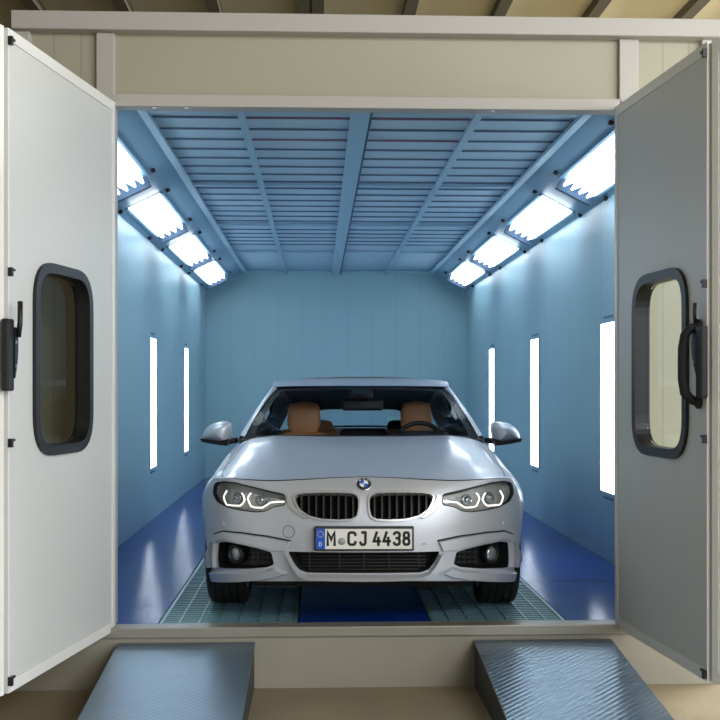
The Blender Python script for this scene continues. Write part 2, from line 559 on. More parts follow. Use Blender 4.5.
def wall_light(side, yc, lb, off=0.0):
    x = XR if side > 0 else XL
    s = -side
    t = tag(empty('wall_light', (x, yc, 1.1)), lb, 'wall light', 'upright lit strips on the booth walls')
    h, w = .605, .185
    def bx(nm, y0, y1, z0, z1, d0, d1, m):
        box(nm, (min(s * d0, s * d1), y0, z0), (max(s * d0, s * d1), y1, z1), m, t)
    bx('diffuser', -w, w, -h, h, .0005, .010, M['panel_lit'])
    bm = bmesh.new()
    for (y0, y1, z0, z1) in ((-w - .02, -w - .001, -h - .02, h + .02), (w + .001, w + .02, -h - .02, h + .02), (-w - .001, w + .001, h + .001, h + .02), (-w - .001, w + .001, -h - .02, -h - .001)):
        add_box(bm, (min(s * .0005, s * .012), y0, z0), (max(s * .0005, s * .012), y1, z1))
    bmo('frame', bm, M['rail'], t)
    for zz in (h + .045, -h - .045):
        bx('catch', -w * .6, w * .6, zz - .008, zz + .008, .0005, .012, M['wire'])
wall_light(1, 1.97, 'tall lit strip on the right wall beside the right door leaf')
wall_light(1, 4.62, 'lit strip on the right wall, middle of the three')
wall_light(1, 7.22, 'lit strip on the right wall just above the car mirror')
wall_light(-1, 4.62, 'lit strip on the left wall nearer the left door leaf')
wall_light(-1, 7.22, 'lit strip on the left wall nearer the back corner')

# ================================================================== FACADE
zt = lambda py: EYE + (HOR - py) / F * ZO * 1.0
FL = at(16, 20, 0).x; FR = at(714, 20, 0).x
OL = at(118, 300, 0).x; OR = at(616, 300, 0).x
zb0, zb1 = at(360, 38.5, 0).z, at(360, 20.5, 0).z          # top beam
zh0, zh1 = at(360, 110.5, 0).z, at(360, 98.5, 0).z         # header beam
structure(box('trim_3', (FL, -.10, zb0), (FR, .05, zb1), M['alu'], bevel=.006), 'off-white profile along the top of the booth front', 'beam')
lintel = structure(box('trim_4', (OL - .02, -.05, zh0), (OR + .02, .05, zh1), M['alu'], bevel=.004), 'off-white lintel over the booth opening', 'beam')
p0, p1 = at(98, 60, 0).x, at(116, 60, 0).x
q0, q1 = at(617, 60, 0).x, at(636, 60, 0).x
structure(box('trim_5', (p0, -.05, -.08), (p1, .05, zb0), M['alu'], bevel=.004), 'off-white left post of the booth opening', 'post')
structure(box('trim_6', (q0, -.05, -.08), (q1, .05, zb0), M['alu'], bevel=.004), 'off-white right post of the booth opening', 'post')
structure(box('trim_7', (FL, -.06, -.32), (FL + .085, .05, zb0), M['alu'], bevel=.004), 'off-white left corner post of the booth', 'post')
structure(box('trim_8', (FR - .085, -.06, -.32), (FR, .05, zb0), M['alu'], bevel=.004), 'off-white right corner post of the booth', 'post')
structure(box('wall_front', (p1, -.02, zh1), (q0, .03, zb0), M['cream']), 'cream panel over the booth opening', 'wall')
structure(box('wall_front', (FL + .085, -.02, -.1), (p0, .03, zb0), M['cream_s']), 'cream panel left of the booth opening', 'wall')
structure(box('wall_front', (q1, -.02, -.1), (FR - .085, .03, zb0), M['cream_s']), 'cream panel right of the booth opening', 'wall')
# booth side and top skins seen only from beside
structure(box('wall_outer_left', (XL - .02, .051, -.32), (XL - .0062, YB + .1, zb1), M['cream']), 'outer left skin of the booth', 'wall')
structure(box('wall_outer_right', (XR + .0062, .051, -.32), (XR + .02, YB + .1, zb1), M['cream']), 'outer right skin of the booth', 'wall')
structure(box('trim_9', (FL, .05, zb1 - .02), (FR, YB + .1, zb1), M['cream']), 'flat top of the booth', 'roof')
structure(box('trim_10', (FL, -.115, at(360, 636, -.1).z), (FR, 0, 0), M['alu_lo'], bevel=.005), 'grey sill along the booth entrance', 'sill')
structure(box('trim_11', (FL, -.10, -.32), (FR, .0, at(360, 636, -.1).z), M['plinth']), 'pale plinth face below the booth entrance', 'plinth')
for px in (155, 187, 492):  # small white discs on the underside of the lintel
    pp = at(px, 111, 0)
    lathe('white_disc', [(.0, -.004), (.012, -.003), (.012, 0.002)], M['white'], lintel, 12, Matrix.Translation((pp.x, -.02, zh0 - .001)))

# ---------------------------------------------------------------- door leaves
DT, DB = at(118, 105, 0).z, at(112, 628, 0).z
def leaf(nm, A, B, lb, win=None, flip=1, latch_side=1):
    """upright leaf from plan point A (hinge) to B; inner face on the `flip` side"""
    A, B = Vector(A), Vector(B)
    d = (B - A); W = d.length; d.normalize()
    n = Vector((d.y, -d.x)) * flip        # visible face normal in plan
    o = empty(nm, (A.x, A.y, DB))
    m4 = Matrix(((d.x, n.x, 0, 0), (d.y, n.y, 0, 0), (0, 0, 1, 0), (0, 0, 0, 1)))
    o.matrix_world = Matrix.Translation((A.x, A.y, DB)) @ m4.to_4x4()
    structure(o, lb, 'door')
    H = DT - DB
    T = .05
    fn = lambda x, z: Vector((x, 0, z)); nr = lambda x, z: Vector((0, 1, 0))
    rim = [(0.035, .05), (W - .012, .05), (W - .012, H - .05), (0.035, H - .05)]
    holes = []
    if win:
        wx0, wx1, wz0, wz1 = win
        wp = rounded([(wx0, wz0), (wx1, wz0), (wx1, wz1), (wx0, wz1)], .19, 8)
        holes = [offset_poly(wp, -.028)]
    slab('door_panel', rim, holes, fn, 0, -T, .3, M['door'], o, nrm=nr)
    bm = bmesh.new()
    add_box(bm, (0, -T, 0), (.034, .006, H)); add_box(bm, (W - .0115, -T, 0), (W, .004, H))
    add_box(bm, (.0345, -T, H - .0495), (W - .012, .006, H)); add_box(bm, (.0345, -T, 0), (W - .012, .006, .0495))
    bmo('edge_trim', bm, M['door_trim'], o)
    if win:
        # rubber surround on both faces and the reveal
        wi = offset_poly(wp, -.045)
        slab('window_gasket', wp, [wi], fn, .016, -T - .012, .3, M['black'], o, nrm=nr)
        pane = offset_poly(wp, -.046)
        slab('window_pane', pane, [], fn, -T + .004, -T - .002, .3, M['doorglass'], o, nrm=nr)
    return o, W, H

HL = at(114, 400, -.05); HR = at(616, 400, -.05)
BL = at(7, 400, -1.235); BR = at(708, 400, -1.16)
WL = (Vector((BL.x, BL.y)) - Vector((HL.x, HL.y))).length
def lerp_px(H0, B0, px):
    # plan distance along the leaf seen at a given column
    lo, hi = 0, 1
    f = lambda t: 360 + F * (((H0.x + (B0.x - H0.x) * t) * cy_ - (H0.y + (B0.y - H0.y) * t + ZO) * sy_) / ((H0.x + (B0.x - H0.x) * t) * sy_ + (H0.y + (B0.y - H0.y) * t + ZO) * cy_))
    inc = f(1) > f(0)
    for _ in range(50):
        m_ = (lo + hi) / 2
        if (f(m_) < px) == inc: lo = m_
        else: hi = m_
    return lo
def hz(H0, B0, px, py):
    t = lerp_px(H0, B0, px); P = H0.lerp(B0, t)
    Zc = P.x * sy_ + (P.y + ZO) * cy_
    return EYE + (HOR - py) / F * Zc - DB
WR = (Vector((BR.x, BR.y)) - Vector((HR.x, HR.y))).length
wl = (lerp_px(HL, BL, 90.5) * WL, lerp_px(HL, BL, 32.5) * WL, (hz(HL, BL, 61, 454) ), hz(HL, BL, 61, 266))
wr = (lerp_px(HR, BR, 634.5) * WR, lerp_px(HR, BR, 689) * WR, hz(HR, BR, 661, 457), hz(HR, BR, 661, 271))
dl, WL, H = leaf('door_1', HL.xy, BL.xy, 'open left booth door leaf with a dark rounded window', wl, flip=-1)
dr, WR, H = leaf('door_2', HR.xy, BR.xy, 'open right booth door leaf with a bright rounded window and grab handle', wr, flip=1)
dl2, _, _ = leaf('door_3', (BL.x - .012, BL.y - .02), (BL.x - .30, BL.y - .62), 'narrow strip of outer left door leaf at the picture edge', None, flip=-1)
dr2, _, _ = leaf('door_4', (BR.x + .014, BR.y - .02), (BR.x + .36, BR.y - .60), 'narrow strip of outer right door leaf at the picture edge', None, flip=1)

def latch(o, W, zs, off):
    """long black lock case at the free edge with lever, plus small hinge clips (leaf-local coordinates)"""
    z0, z1 = zs
    c = empty('lock', (W + off, 0, (z0 + z1) / 2), 0, o)
    h = (z1 - z0) / 2
    bm = bmesh.new()
    add_box(bm, (-.028, .0062, -h), (.030, .040, h), None, .008, 2)
    bmo('lock_case', bm, M['black'], c)
    return c, h
z_l = (hz(HL, BL, 12, 391), hz(HL, BL, 12, 320))
c, h = latch(dl, WL, z_l, .04)
poly = [(-.02, -h * .72), (-.045, -h * .2), (-.052, h * .3), (-.047, h * .72), (-.02, h * .8)]
slab('cover_plate', rounded(poly, .02, 3), [], lambda x, z: Vector((x, 0, z)), .045, .0065, .2, M['black'], c, nrm=lambda x, z: Vector((0, 1, 0)))
tube('lever', [(-.04, .05, h * .5), (-.042, .056, h * .9), (-.044, .056, h * 1.5)], .011, M['black'], c, 8)
for zz in (h * .35, -h * .3):
    lathe('rivet', [(.0, .003), (.008, .002), (.008, 0)], M['steel'], c, 10, Matrix.Translation((-.03, .0452, zz)) @ Matrix.Rotation(-PI / 2, 4, 'X'))
z_r = (hz(HR, BR, 705, 398), hz(HR, BR, 705, 326))
c, h = latch(dr, WR, z_r, -.012)
poly = [(-.03, -h * .5), (-.05, -h * .3), (-.085, h * .1), (-.095, h * .6), (-.07, h * 1.05), (-.03, h * .95)]
slab('cover_plate', rounded(poly, .02, 3), [], lambda x, z: Vector((x, 0, z)), .03, .0065, .2, M['black'], c, nrm=lambda x, z: Vector((0, 1, 0)))
lathe('rivet', [(.0, .004), (.009, .003), (.009, 0)], M['white'], c, 10, Matrix.Translation((-.07, .0302, -h * .0)) @ Matrix.Rotation(-PI / 2, 4, 'X'))
g = empty('grab_handle', (WR - .10, 0, (z_r[0] + z_r[1]) / 2), 0, dr)
zz0, zz1 = -h * 1.12, h * 1.02
tube('grip', [(0.02, .012, zz1), (0.015, .04, zz1 - .01), (.005, .062, zz1 - .04), (-.0, .07, zz1 - .10), (-.0, .07, zz0 + .10), (.005, .062, zz0 + .04), (.015, .04, zz0 + .012), (.02, .012, zz0)], [.019, .019, .021, .022, .022, .022, .021, .02], M['rubber'], g, 12)
for zz in (zz0, zz1):
    lathe('mount', [(.03, 0), (.03, .008), (.02, .014)], M['black'], g, 16, Matrix.Translation((.022, .0062, zz)) @ Matrix.Rotation(-PI / 2, 4, 'X'))
tube('lever', [(.02, .02, zz1), (.03, .03, zz1 + .05), (.035, .03, zz1 + .10)], .008, M['black'], g, 8)
for o, W, H0, B0, pys in ((dl, WL, HL, BL, (41, 272, 443, 681)), (dr, WR, HR, BR, (54, 284, 439, 680))):
    for py in pys:
        z = hz(H0, B0, 8 if o is dl else 706, py)
        z = max(.03, min(DT - DB - .03, z))
        bm = bmesh.new()
        add_box(bm, (W - .014, .0045, z - .018), (W + .002, .022, z + .018)); add_box(bm, (W - .045, .0065, z + .006), (W - .0145, .016, z + .016))
        bmo('hinge', bm, M['black'], o)

# ---------------------------------------------------------------- entrance ramps
GZ = -.32
def ramp(xa, xb, lb):
    """tread-plate ramp from the sill down to the hall floor, plan corners top xa..xb"""
    zt_, y0, slope = -.075, -.118, .112
    ln = (abs(GZ - zt_) - .012) / slope
    cx = (xa + xb) / 2
    t = tag(empty('entrance_ramp', (cx, y0, GZ)), lb, 'ramp', 'tread plate entrance ramps')
    w = (xb - xa) / 2
    def P(x, s, o=0): return Vector((x, -s * ln, (zt_ - GZ) - slope * ln * s + o))
    v = [P(-w, 0), P(w, 0), P(w, 1), P(-w, 1)]; v += [p + Vector((0, 0, -.01)) for p in v]
    mo('ramp_plate', v, [(0, 1, 2, 3), (4, 7, 6, 5), (0, 4, 5, 1), (1, 5, 6, 2), (2, 6, 7, 3), (3, 7, 4, 0)], M['ramp'], t)
    for s in (-1, 1):
        x0, x1 = s * (w - .012), s * (w - .004)
        v = []
        for x in (x0, x1):
            v += [P(x, 0, -.0105), P(x, .97, -.0105), Vector((x, -.97 * ln, .001)), Vector((x, 0, .001))]
        mo('side_skirt', v, [(0, 1, 2, 3), (4, 7, 6, 5), (0, 4, 5, 1), (1, 5, 6, 2), (2, 6, 7, 3), (3, 7, 4, 0)], M['ramp_side'], t)
ramp(at(118, 635, -.118).x, at(255, 635, -.118).x, 'blue-grey steel tread plate ramp at the lower left')
ramp(at(474, 633, -.118).x, at(611, 633, -.118).x, 'blue-grey steel tread plate ramp at the lower right')

# ---------------------------------------------------------------- hall
structure(box('floor_hall', (-7, -14, GZ - .1), (9, 14, GZ), M['concrete']), 'worn tan concrete floor of the hall', 'floor')
hall_roof = structure(box('ceiling_hall', (-7, -14, 4.5), (9, 14, 4.55), M['roof']), 'cream metal roof of the hall over the booth', 'ceiling')
for x in (-3.14, -2.39, -1.64, -.877, -.12, .0, .78, 1.55, 2.36, 3.17, 3.95):
    box('roof_rib', (x - .05, -13, 4.42), (x + .05, 13.9, 4.499), M['rib'], hall_roof)
structure(box('wall_hall_left', (-7.1, -14, GZ), (-7, 14, 4.5), M['hall_dark']), 'dim left wall of the hall', 'wall')
structure(box('wall_hall_rear', (-7, 14, GZ), (9, 14.1, 4.5), M['hall_dark']), 'dim rear wall of the hall beyond the booth', 'wall')

# ================================================================== THE CAR (local: u right, v back, w up; nose at v = 0)
Y0 = -.22
Z0 = ZO + Y0 + .01
CARX = at(364, 400, Y0).x
CARX2 = at(361, 400, Y0 + 2.1).x
RZ = -math.asin((CARX2 - CARX) / 2.1)
car = tag(empty('car', (CARX, Y0, 0), RZ), 'silver four-door coupe facing out of the spray booth, tan seats inside', 'car')
U0, VD, NEXP = .905, .72, 2.5

def interp(tab, x):
    """smooth piecewise curve through (x, y) knots"""
    n = len(tab)
    if x <= tab[0][0]: return tab[0][1]
    if x >= tab[-1][0]: return tab[-1][1]
    for i in range(n - 1):
        if x <= tab[i + 1][0]:
            break
    x0, y0 = tab[i]; x1, y1 = tab[i + 1]; h = x1 - x0
    def sl(k):
        if k <= 0 or k >= n - 1:
            return 0 if False else ((tab[1][1] - tab[0][1]) / (tab[1][0] - tab[0][0]) if k <= 0 else (tab[-1][1] - tab[-2][1]) / (tab[-1][0] - tab[-2][0]))
        a = (tab[k][1] - tab[k - 1][1]) / (tab[k][0] - tab[k - 1][0]); b = (tab[k + 1][1] - tab[k][1]) / (tab[k + 1][0] - tab[k][0])
        return 0 if a * b <= 0 else 2 * a * b / (a + b)
    t = (x - x0) / h
    return y0 * (2 * t ** 3 - 3 * t * t + 1) + sl(i) * h * (t ** 3 - 2 * t * t + t) + y1 * (3 * t * t - 2 * t ** 3) + sl(i + 1) * h * (t ** 3 - t * t)

UT = [(.15, .832), (.22, .856), (.32, .888), (.45, .900), (.6, .906), (.72, .903), (.8, .893), (.9, .872)]
NT = [(.15, .07), (.2, .035), (.25, .012), (.3, .0), (.42, -.004), (.52, .0), (.60, .014), (.66, .034), (.72, .066), (.76, .10), (.80, .145), (.86, .2)]
Uf = lambda w: interp(UT, w)
Nf = lambda w: interp(NT, w)
# plan curve of the nose as an arc-length table
ARC = []
_p = None; _a = 0
for k in range(1601):
    th = (k / 1600) ** 1.6 * PI / 2
    fu = math.sin(th) ** (2 / NEXP); fv = VD * (1 - math.cos(th) ** (2 / NEXP))
    q = (fu * U0, fv)
    if _p is not None: _a += math.dist(q, _p)
    ARC.append((_a, fu, fv)); _p = q
AE = _a
import bisect
_AK = [r[0] for r in ARC]; _UK = [r[1] for r in ARC]; _VK = [r[2] for r in ARC]
def lut(K, R, x, c):
    i = min(max(bisect.bisect_right(K, x) - 1, 0), len(K) - 2)
    t = (x - K[i]) / max(1e-12, K[i + 1] - K[i]); t = max(0, min(1, t))
    return R[i][c] * (1 - t) + R[i + 1][c] * t
a_of_u = lambda fu: lut(_UK, ARC, fu, 0)
def a_of_v(v):
    return lut(_VK, ARC, v, 0) if v < VD else AE + v - VD
WS = None
def smooth(x):
    x = max(0, min(1, x)); return x * x * (3 - 2 * x)
def surf(a, w):
    s = -1 if a < 0 else 1; A = abs(a)
    if A < AE: fu, fv = lut(_AK, ARC, A, 1), lut(_AK, ARC, A, 2)
    else: fu, fv = 1.0, VD + A - AE
    U = Uf(w)
    if WS is not None:
        side = smooth((fv - .12) / .5)
        k = max(0, 1 - (interp(WS, A) - w) / .14)
        U -= .055 * k * k * side
    # flare around the wheels
    for vc in (.77, 3.58):
        d = math.hypot(fv - vc, (w - .32) * 1.0)
        U += .005 * math.exp(-((d - .37) / .07) ** 2) * (1 if fv > .3 else 0)
    if fv > 3.8:
        U *= 1 - .10 * ((fv - 3.8) / .72) ** 2
    return Vector((s * fu * U, fv + Nf(w) * (1 - fu * fu), w))
def nsurf(a, w):
    e = .004
    du = surf(a + e, w) - surf(a - e, w); dw = surf(a, w + e) - surf(a, w - e)
    n = du.cross(dw)
    return n.normalized()      # points outward (towards -v at the nose)
def P(px, py, c=364.0):
    """point of the nose sheet that the photo shows at (px, py)"""
    hw = abs(c - px); sg = -1 if px < c else 1
    v = .1
    for _ in range(30):
        Z = Z0 + v; u = hw * Z / F; w = EYE - (py - HOR) * Z / F
        w = max(.12, min(.9, w))
        fu = min(u / Uf(w), .99995)
        fv = lut(_UK, ARC, fu, 2)
        v = .5 * v + .5 * (fv + Nf(w) * (1 - fu * fu))
    return (sg * a_of_u(fu), w)
def PL(pts):  return [P(x, y) for x, y in pts]
def MIR(poly): return [(-x, y) for x, y in reversed(poly)]

# shoulder / hood-edge line: (|a|, w)
_ws = []
for hw, py in ((0, 477), (30, 478), (64, 480), (94, 481), (115, 480), (135, 478.3), (149, 478)):
    a, w = P(364 + hw, py); _ws.append((a, w))
AC = _ws[-1][0]
for v, w in ((.46, .742), (.62, .750), (.80, .765), (1.0, .79), (1.25, .825), (1.5, .850), (1.8, .868), (2.5, .88), (3.3, .895), (4.0, .885), (4.52, .862)):
    _ws.append((a_of_v(v), w))
WS = _ws
wsf = lambda A: interp(WS, abs(A))
bot = lambda A: interp([(P(364 + h, 581)[0], P(364 + h, 581)[1]) for h in (0, 40, 70, 100, 130, 150)] + [(a_of_v(.42), .195), (a_of_v(.6), .20), (a_of_v(4.6), .22)], abs(A))
A1 = a_of_v(.40)

# ---- outlines on the left of the picture
LAMP = PL([(213.2, 484.5), (216, 482.2), (224, 481.2), (236, 482.4), (255, 487.2), (272, 491.4), (285, 494.3), (285.6, 504.6), (272.5, 507.3), (266, 511), (257, 512), (243, 510.3), (229, 507.2), (218, 501.2), (213.4, 493)])
KID = PL([(294.5, 497.5), (297, 494), (306, 492.9), (322, 492.4), (340, 492.5), (352, 493.2), (357.5, 495.5), (359.3, 500), (359, 509), (357.5, 516.5), (352, 519.7), (338, 520.4), (322, 519.6), (309, 516.2), (300, 510), (296, 503.5)])
INT = PL([(288, 551.2), (440, 551.2), (434, 563), (429, 569.5), (421, 572.4), (364, 573), (307, 572.4), (299, 569.5), (294, 563)])
FOG = PL([(219.5, 542), (228, 541.4), (243, 544.5), (258, 548), (271.5, 552), (274.5, 564), (268, 567), (248, 568.6), (219.5, 567.6)])
SLIT = PL([(214.0, 545), (215.6, 543), (216.2, 567), (213.8, 567)])

# outer lines of the nose sheet
def edge_top(a0, a1, n):
    return [(a0 + (a1 - a0) * k / n, wsf(a0 + (a1 - a0) * k / n)) for k in range(n + 1)]
def edge_bot(a0, a1, n):
    return [(a0 + (a1 - a0) * k / n, bot(a0 + (a1 - a0) * k / n)) for k in range(n + 1)]
outer = edge_top(-A1, A1, 60) + list(reversed(edge_bot(-A1, A1, 60)))
holes = [LAMP, MIR(LAMP), KID, MIR(KID), INT, FOG, MIR(FOG), SLIT, MIR(SLIT)]
holes_s = [rounded(h, .012, 3) for h in holes]
slab('front_bumper', outer, holes_s, surf, 0, -.025, .022, M['paint'], car, smooth=False, orient=(0, -1, 0), nrm=nsurf)
bump_ob = COL.objects[-1]

def smooth_by_angle(o, deg=35):
    me = o.data
    bm = bmesh.new(); bm.from_mesh(me)
    lim = math.radians(deg)
    for f in bm.faces: f.smooth = True
    for e in bm.edges:
        e.smooth = not (len(e.link_faces) == 2 and e.calc_face_angle(0) > lim)
    bm.to_mesh(me); bm.free()
smooth_by_angle(bump_ob)

def blade(name, poly, h, ch, m, parent):
    """raised body-colour blade with a sloping rim"""
    poly = resample(poly, .02)
    inn = offset_poly(poly, -ch)
    vs, fs, o, _ = cdt(inn, [], .02)
    n = len(poly)
    V = [on(p[0], p[1], h) for p in vs]; FC = list(fs)
    b = len(V)
    for p, q in zip(poly, inn):
        V.append(on(q[0], q[1], h)); V.append(on(p[0], p[1], .002)); V.append(on(p[0], p[1], -.004))
    for k in range(n):
        a = b + 3 * k; c = b + 3 * ((k + 1) % n)
        FC.append((a, c, c + 1, a + 1)); FC.append((a + 1, c + 1, c + 2, a + 2))
    return mo(name, V, FC, m, parent, False, (0, -1, 0))

def recess(name, poly, depth, m, parent, step=.03):
    """walls going in from the outline and a floor"""
    poly = offset_poly(poly, -.0016)
    vs, fs, o, _ = cdt(poly, [], step)
    V = [surf(*p) - nsurf(*p) * depth for p in vs]; FC = list(fs)
    b = len(V); n = len(o)
    for p in o:
        V.append(surf(*p) - nsurf(*p) * .0015); V.append(surf(*p) - nsurf(*p) * depth)
    for k in range(n):
        a = b + 2 * k; c = b + 2 * ((k + 1) % n)
        FC.append((a, c, c + 1, a + 1))
    return mo(name, V, FC, m, parent, False, (0, -1, 0))
def on(a, w, off=0.0): return surf(a, w) + nsurf(a, w) * off
def dense(pts, n=6):
    out = []
    for p, q in zip(pts, pts[1:]):
        for k in range(n):
            out.append((p[0] + (q[0] - p[0]) * k / n, p[1] + (q[1] - p[1]) * k / n))
    return out + [pts[-1]]
def strip(name, pts, r, m, parent, off=0.0, closed=False, n=8):
    return tube(name, [on(a, w, off) for a, w in pts], r, m, parent, n, closed)
def frame_at(a, w, off=0.0):
    """matrix with local z along the outward normal, local x to the picture's right"""
    n = nsurf(a, w); x = Vector((1, 0, 0)); x = (x - n * x.dot(n)).normalized(); y = n.cross(x)
    m = Matrix((x, y, n)).transposed().to_4x4(); m.translation = on(a, w, off)
    return m

for side in (1, -1):
    fl = (lambda p: p) if side == 1 else MIR
    mi = (lambda q: q) if side == 1 else (lambda q: [(-x, y) for x, y in q])
    # ---- headlamp
    lp = rounded(fl(LAMP), .012, 3)
    hd = recess('headlamp', lp, .045, M['lamp_in'], car, .02)
    slab('lamp_cover', offset_poly(lp, -.001), [], surf, .004, None, .02, M['glass_lamp'], hd, True, (0, -1, 0), nrm=nsurf)
    slab('lamp_rim', offset_poly(lp, .002), [offset_poly(lp, -.0025)], surf, .0015, -.02, .02, M['gap'], hd, False, (0, -1, 0), nrm=nsurf)
    d1 = mi(PL([(225.3, 490.2), (223.4, 493.5), (222.2, 496.5), (223.2, 500.4), (225.2, 504.6), (232, 505.3), (238.6, 505.6), (241.6, 503.2), (243.6, 499.6), (242.4, 495), (240.6, 492.6)]))
    d2 = mi(PL([(250.2, 492.4), (248.2, 494.6), (246.8, 497.6), (248, 501.8), (250, 505.8), (254, 507.2), (261.5, 507.3), (266, 504.6), (270, 501.8), (277, 501.2), (284, 501)]))
    strip('light_guide', d1, .0048, M['drl'], hd, -.014)
    strip('light_guide', d2, .0048, M['drl'], hd, -.014)
    for px, py in ((233, 497.5), (258, 499.0)):
        a, w = mi(PL([(px, py)]))[0]
        mt = frame_at(a, w, -.042)
        lathe('projector', [(.03, 0), (.03, .012), (.024, .016), (.022, .011), (.019, .019), (.01, .024), (.0, .025)], M['lens'], hd, 24, mt)
    bm = bmesh.new()
    for k in range(4):
        q = mi(PL([(228 + k * 1.5, 489.5 + k * .4), (278, 498 + k * .5)])) if k < 2 else mi(PL([(262, 495.5 + k), (284, 499.5)]))
        add_tube(bm, [on(q[0][0], q[0][1], -.03), on(q[1][0], q[1][1], -.03)], .002, 6)
    bmo('reflector_rib', bm, M['satin'], hd)
    # ---- kidney grille
    kp = rounded(fl(KID), .012, 3)
    kg = recess('kidney_grille', offset_poly(kp, -.002), .07, M['matteblack'], car)
    slab('surround', offset_poly(kp, .006), [offset_poly(kp, -.004)], surf, .012, -.03, .02, M['satin'], kg, False, (0, -1, 0), nrm=nsurf)
    smooth_by_angle(COL.objects[-1], 50)
    flank = rounded(fl(PL([(286.5, 495.2), (292.2, 494.2), (292.6, 500), (296.5, 507), (303, 513.5), (310, 518.2), (304, 518.8), (297, 514.6), (290.5, 508.4), (287.2, 503.5)])), .006, 2)
    blade('grille_flank', flank, .010, .004, M['satin'], kg)
    for k in range(8):
        px = 301.5 + k * 7.4
        col = [q for q in [(px, y) for y in [491 + .5 * j for j in range(62)]]]
        ins = [p for p in mi(PL(col)) if inside(p, kp)]
        if len(ins) < 4: continue
        top, botm = ins[0], ins[-1]
        V = []
        N_ = 6
        for j in range(N_ + 1):
            a = top[0] + (botm[0] - top[0]) * j / N_; w = top[1] + (botm[1] - top[1]) * j / N_
            cpt = on(a, w, -.004)
            for (dx, dy) in ((-.0045, .0), (.0045, .0), (.0065, .045), (-.0065, .045)):
                V.append(cpt + Vector((dx, dy, 0)))
        FC = [(0, 1, 2, 3), tuple(4 * N_ + i for i in (3, 2, 1, 0))]
        for j in range(N_):
            for i in range(4):
                FC.append((4 * j + i, 4 * j + (i + 1) % 4, 4 * j + 4 + (i + 1) % 4, 4 * j + 4 + i))
        mo('slat', V, FC, M['slat'], kg)
    # ---- fog lamp opening
    fp = rounded(fl(FOG), .012, 3)
    fg = recess('fog_intake', fp, .06, M['black'], car)
    a, w = mi(PL([(234, 554.3)]))[0]
    mt = frame_at(a, w, -.045)
    lathe('fog_lamp', [(.052, 0), (.052, .034), (.047, .040), (.041, .036), (.041, .026)], M['black'], fg, 28, mt)
    lathe('lens', [(.0405, .012), (.0405, .024), (.03, .034), (.015, .039), (.0, .040)], M['lens'], fg, 28, mt)
    bm = bmesh.new()
    for k in range(4):
        y = 547.5 + k * 5.2
        row = [p for p in mi(PL([(246 + .5 * j, y + .5 * math.sin(j * .6)) for j in range(60)])) if inside(p, offset_poly(fp, -.01))]
        if len(row) > 3:
            add_tube(bm, [on(p[0], p[1], -.03) for p in row], .0045, 6)
    for k in range(5):
        x = 249 + k * 5.4
        colp = [p for p in mi(PL([(x, 544 + .5 * j) for j in range(50)])) if inside(p, offset_poly(fp, -.008))]
        if len(colp) > 3:
            add_tube(bm, [on(p[0], p[1], -.034) for p in colp], .004, 6)
    bmo('mesh_insert', bm, M['mesh'], fg, True)
    # ---- air slit
    recess('air_slit', fl(SLIT), .05, M['matteblack'], car)
    # ---- raised blades around the fog intake
    band = fl(PL([(211.6, 567), (211.8, 548), (213.2, 538), (216, 534), (224, 531.3), (242, 533.0), (268, 536.6), (290.5, 541.2), (286.5, 551.3), (272.5, 550.2), (258, 546.2), (243, 542.6), (228, 539.4), (220.5, 540.2), (218.2, 543), (218, 567), (216.6, 567), (216.4, 541.5), (213.6, 544), (213.5, 567)]))
    blade('bumper_blade', band, .022, .005, M['paint'], car)
    strip('bumper_groove', dense(mi(PL([(213.0, 538.2), (215.6, 533.8), (223.6, 530.8), (242, 532.4), (268, 536.0), (290.8, 540.6)]))), .0042, M['gap'], car, .001)
    low = fl(PL([(211.4, 569), (230, 570), (247, 570.6), (266, 569.4), (275.5, 566.5), (289.5, 573), (277, 577.4), (262, 580.2), (211.8, 580.2)]))
    blade('bumper_blade', low, .022, .010, M['paint'], car)
    # parking sensors
    for px, py in ((223.8, 523.6), (304, 544)):
        a, w = mi(PL([(px, py)]))[0]
        lathe('parking_sensor', [(.010, -.002), (.010, .0025), (.007, .003), (.0065, .0015), (.0, .002)], M['paint'], car, 16, frame_at(a, w))
# tow eye cover, left only
a, w = P(288.7, 531.5)
mt = frame_at(a, w)
tube('tow_cover', [mt @ Vector((.031 * math.cos(t * PI / 12), .031 * math.sin(t * PI / 12), .0)) for t in range(24)], .0014, M['slat'], car, 6, True)
# chin under the lower intake
chin = PL([(285, 553), (289.2, 553.5), (295, 565), (300, 571), (307, 573.6), (364, 574.2), (421, 573.6), (428, 571), (433, 565), (438.8, 553.5), (443, 553), (436.5, 566), (430, 575.5), (420, 579.5), (364, 580.6), (308, 579.5), (298, 575.5), (291.5, 566)])
blade('chin_blade', chin, .03, .009, M['paint'], car)
# lower intake
ip = rounded(INT, .012, 3)
it = recess('lower_intake', ip, .09, M['matteblack'], car)
bm = bmesh.new()
for k in range(6):
    y = 554 + k * 3.4
    row = [p for p in PL([(300 + 2 * j, y) for j in range(65)]) if inside(p, offset_poly(ip, -.006))]
    if len(row) > 3: add_tube(bm, [on(p[0], p[1], -.045) for p in row], .004, 6)
for x in (308, 339, 364, 389, 420):
    c_ = [p for p in PL([(x, 551 + .5 * j) for j in range(46)]) if inside(p, offset_poly(ip, -.003))]
    add_tube(bm, [on(p[0], p[1], -.04) for p in c_], .004, 6)
bmo('mesh_insert', bm, M['mesh'], it, True)

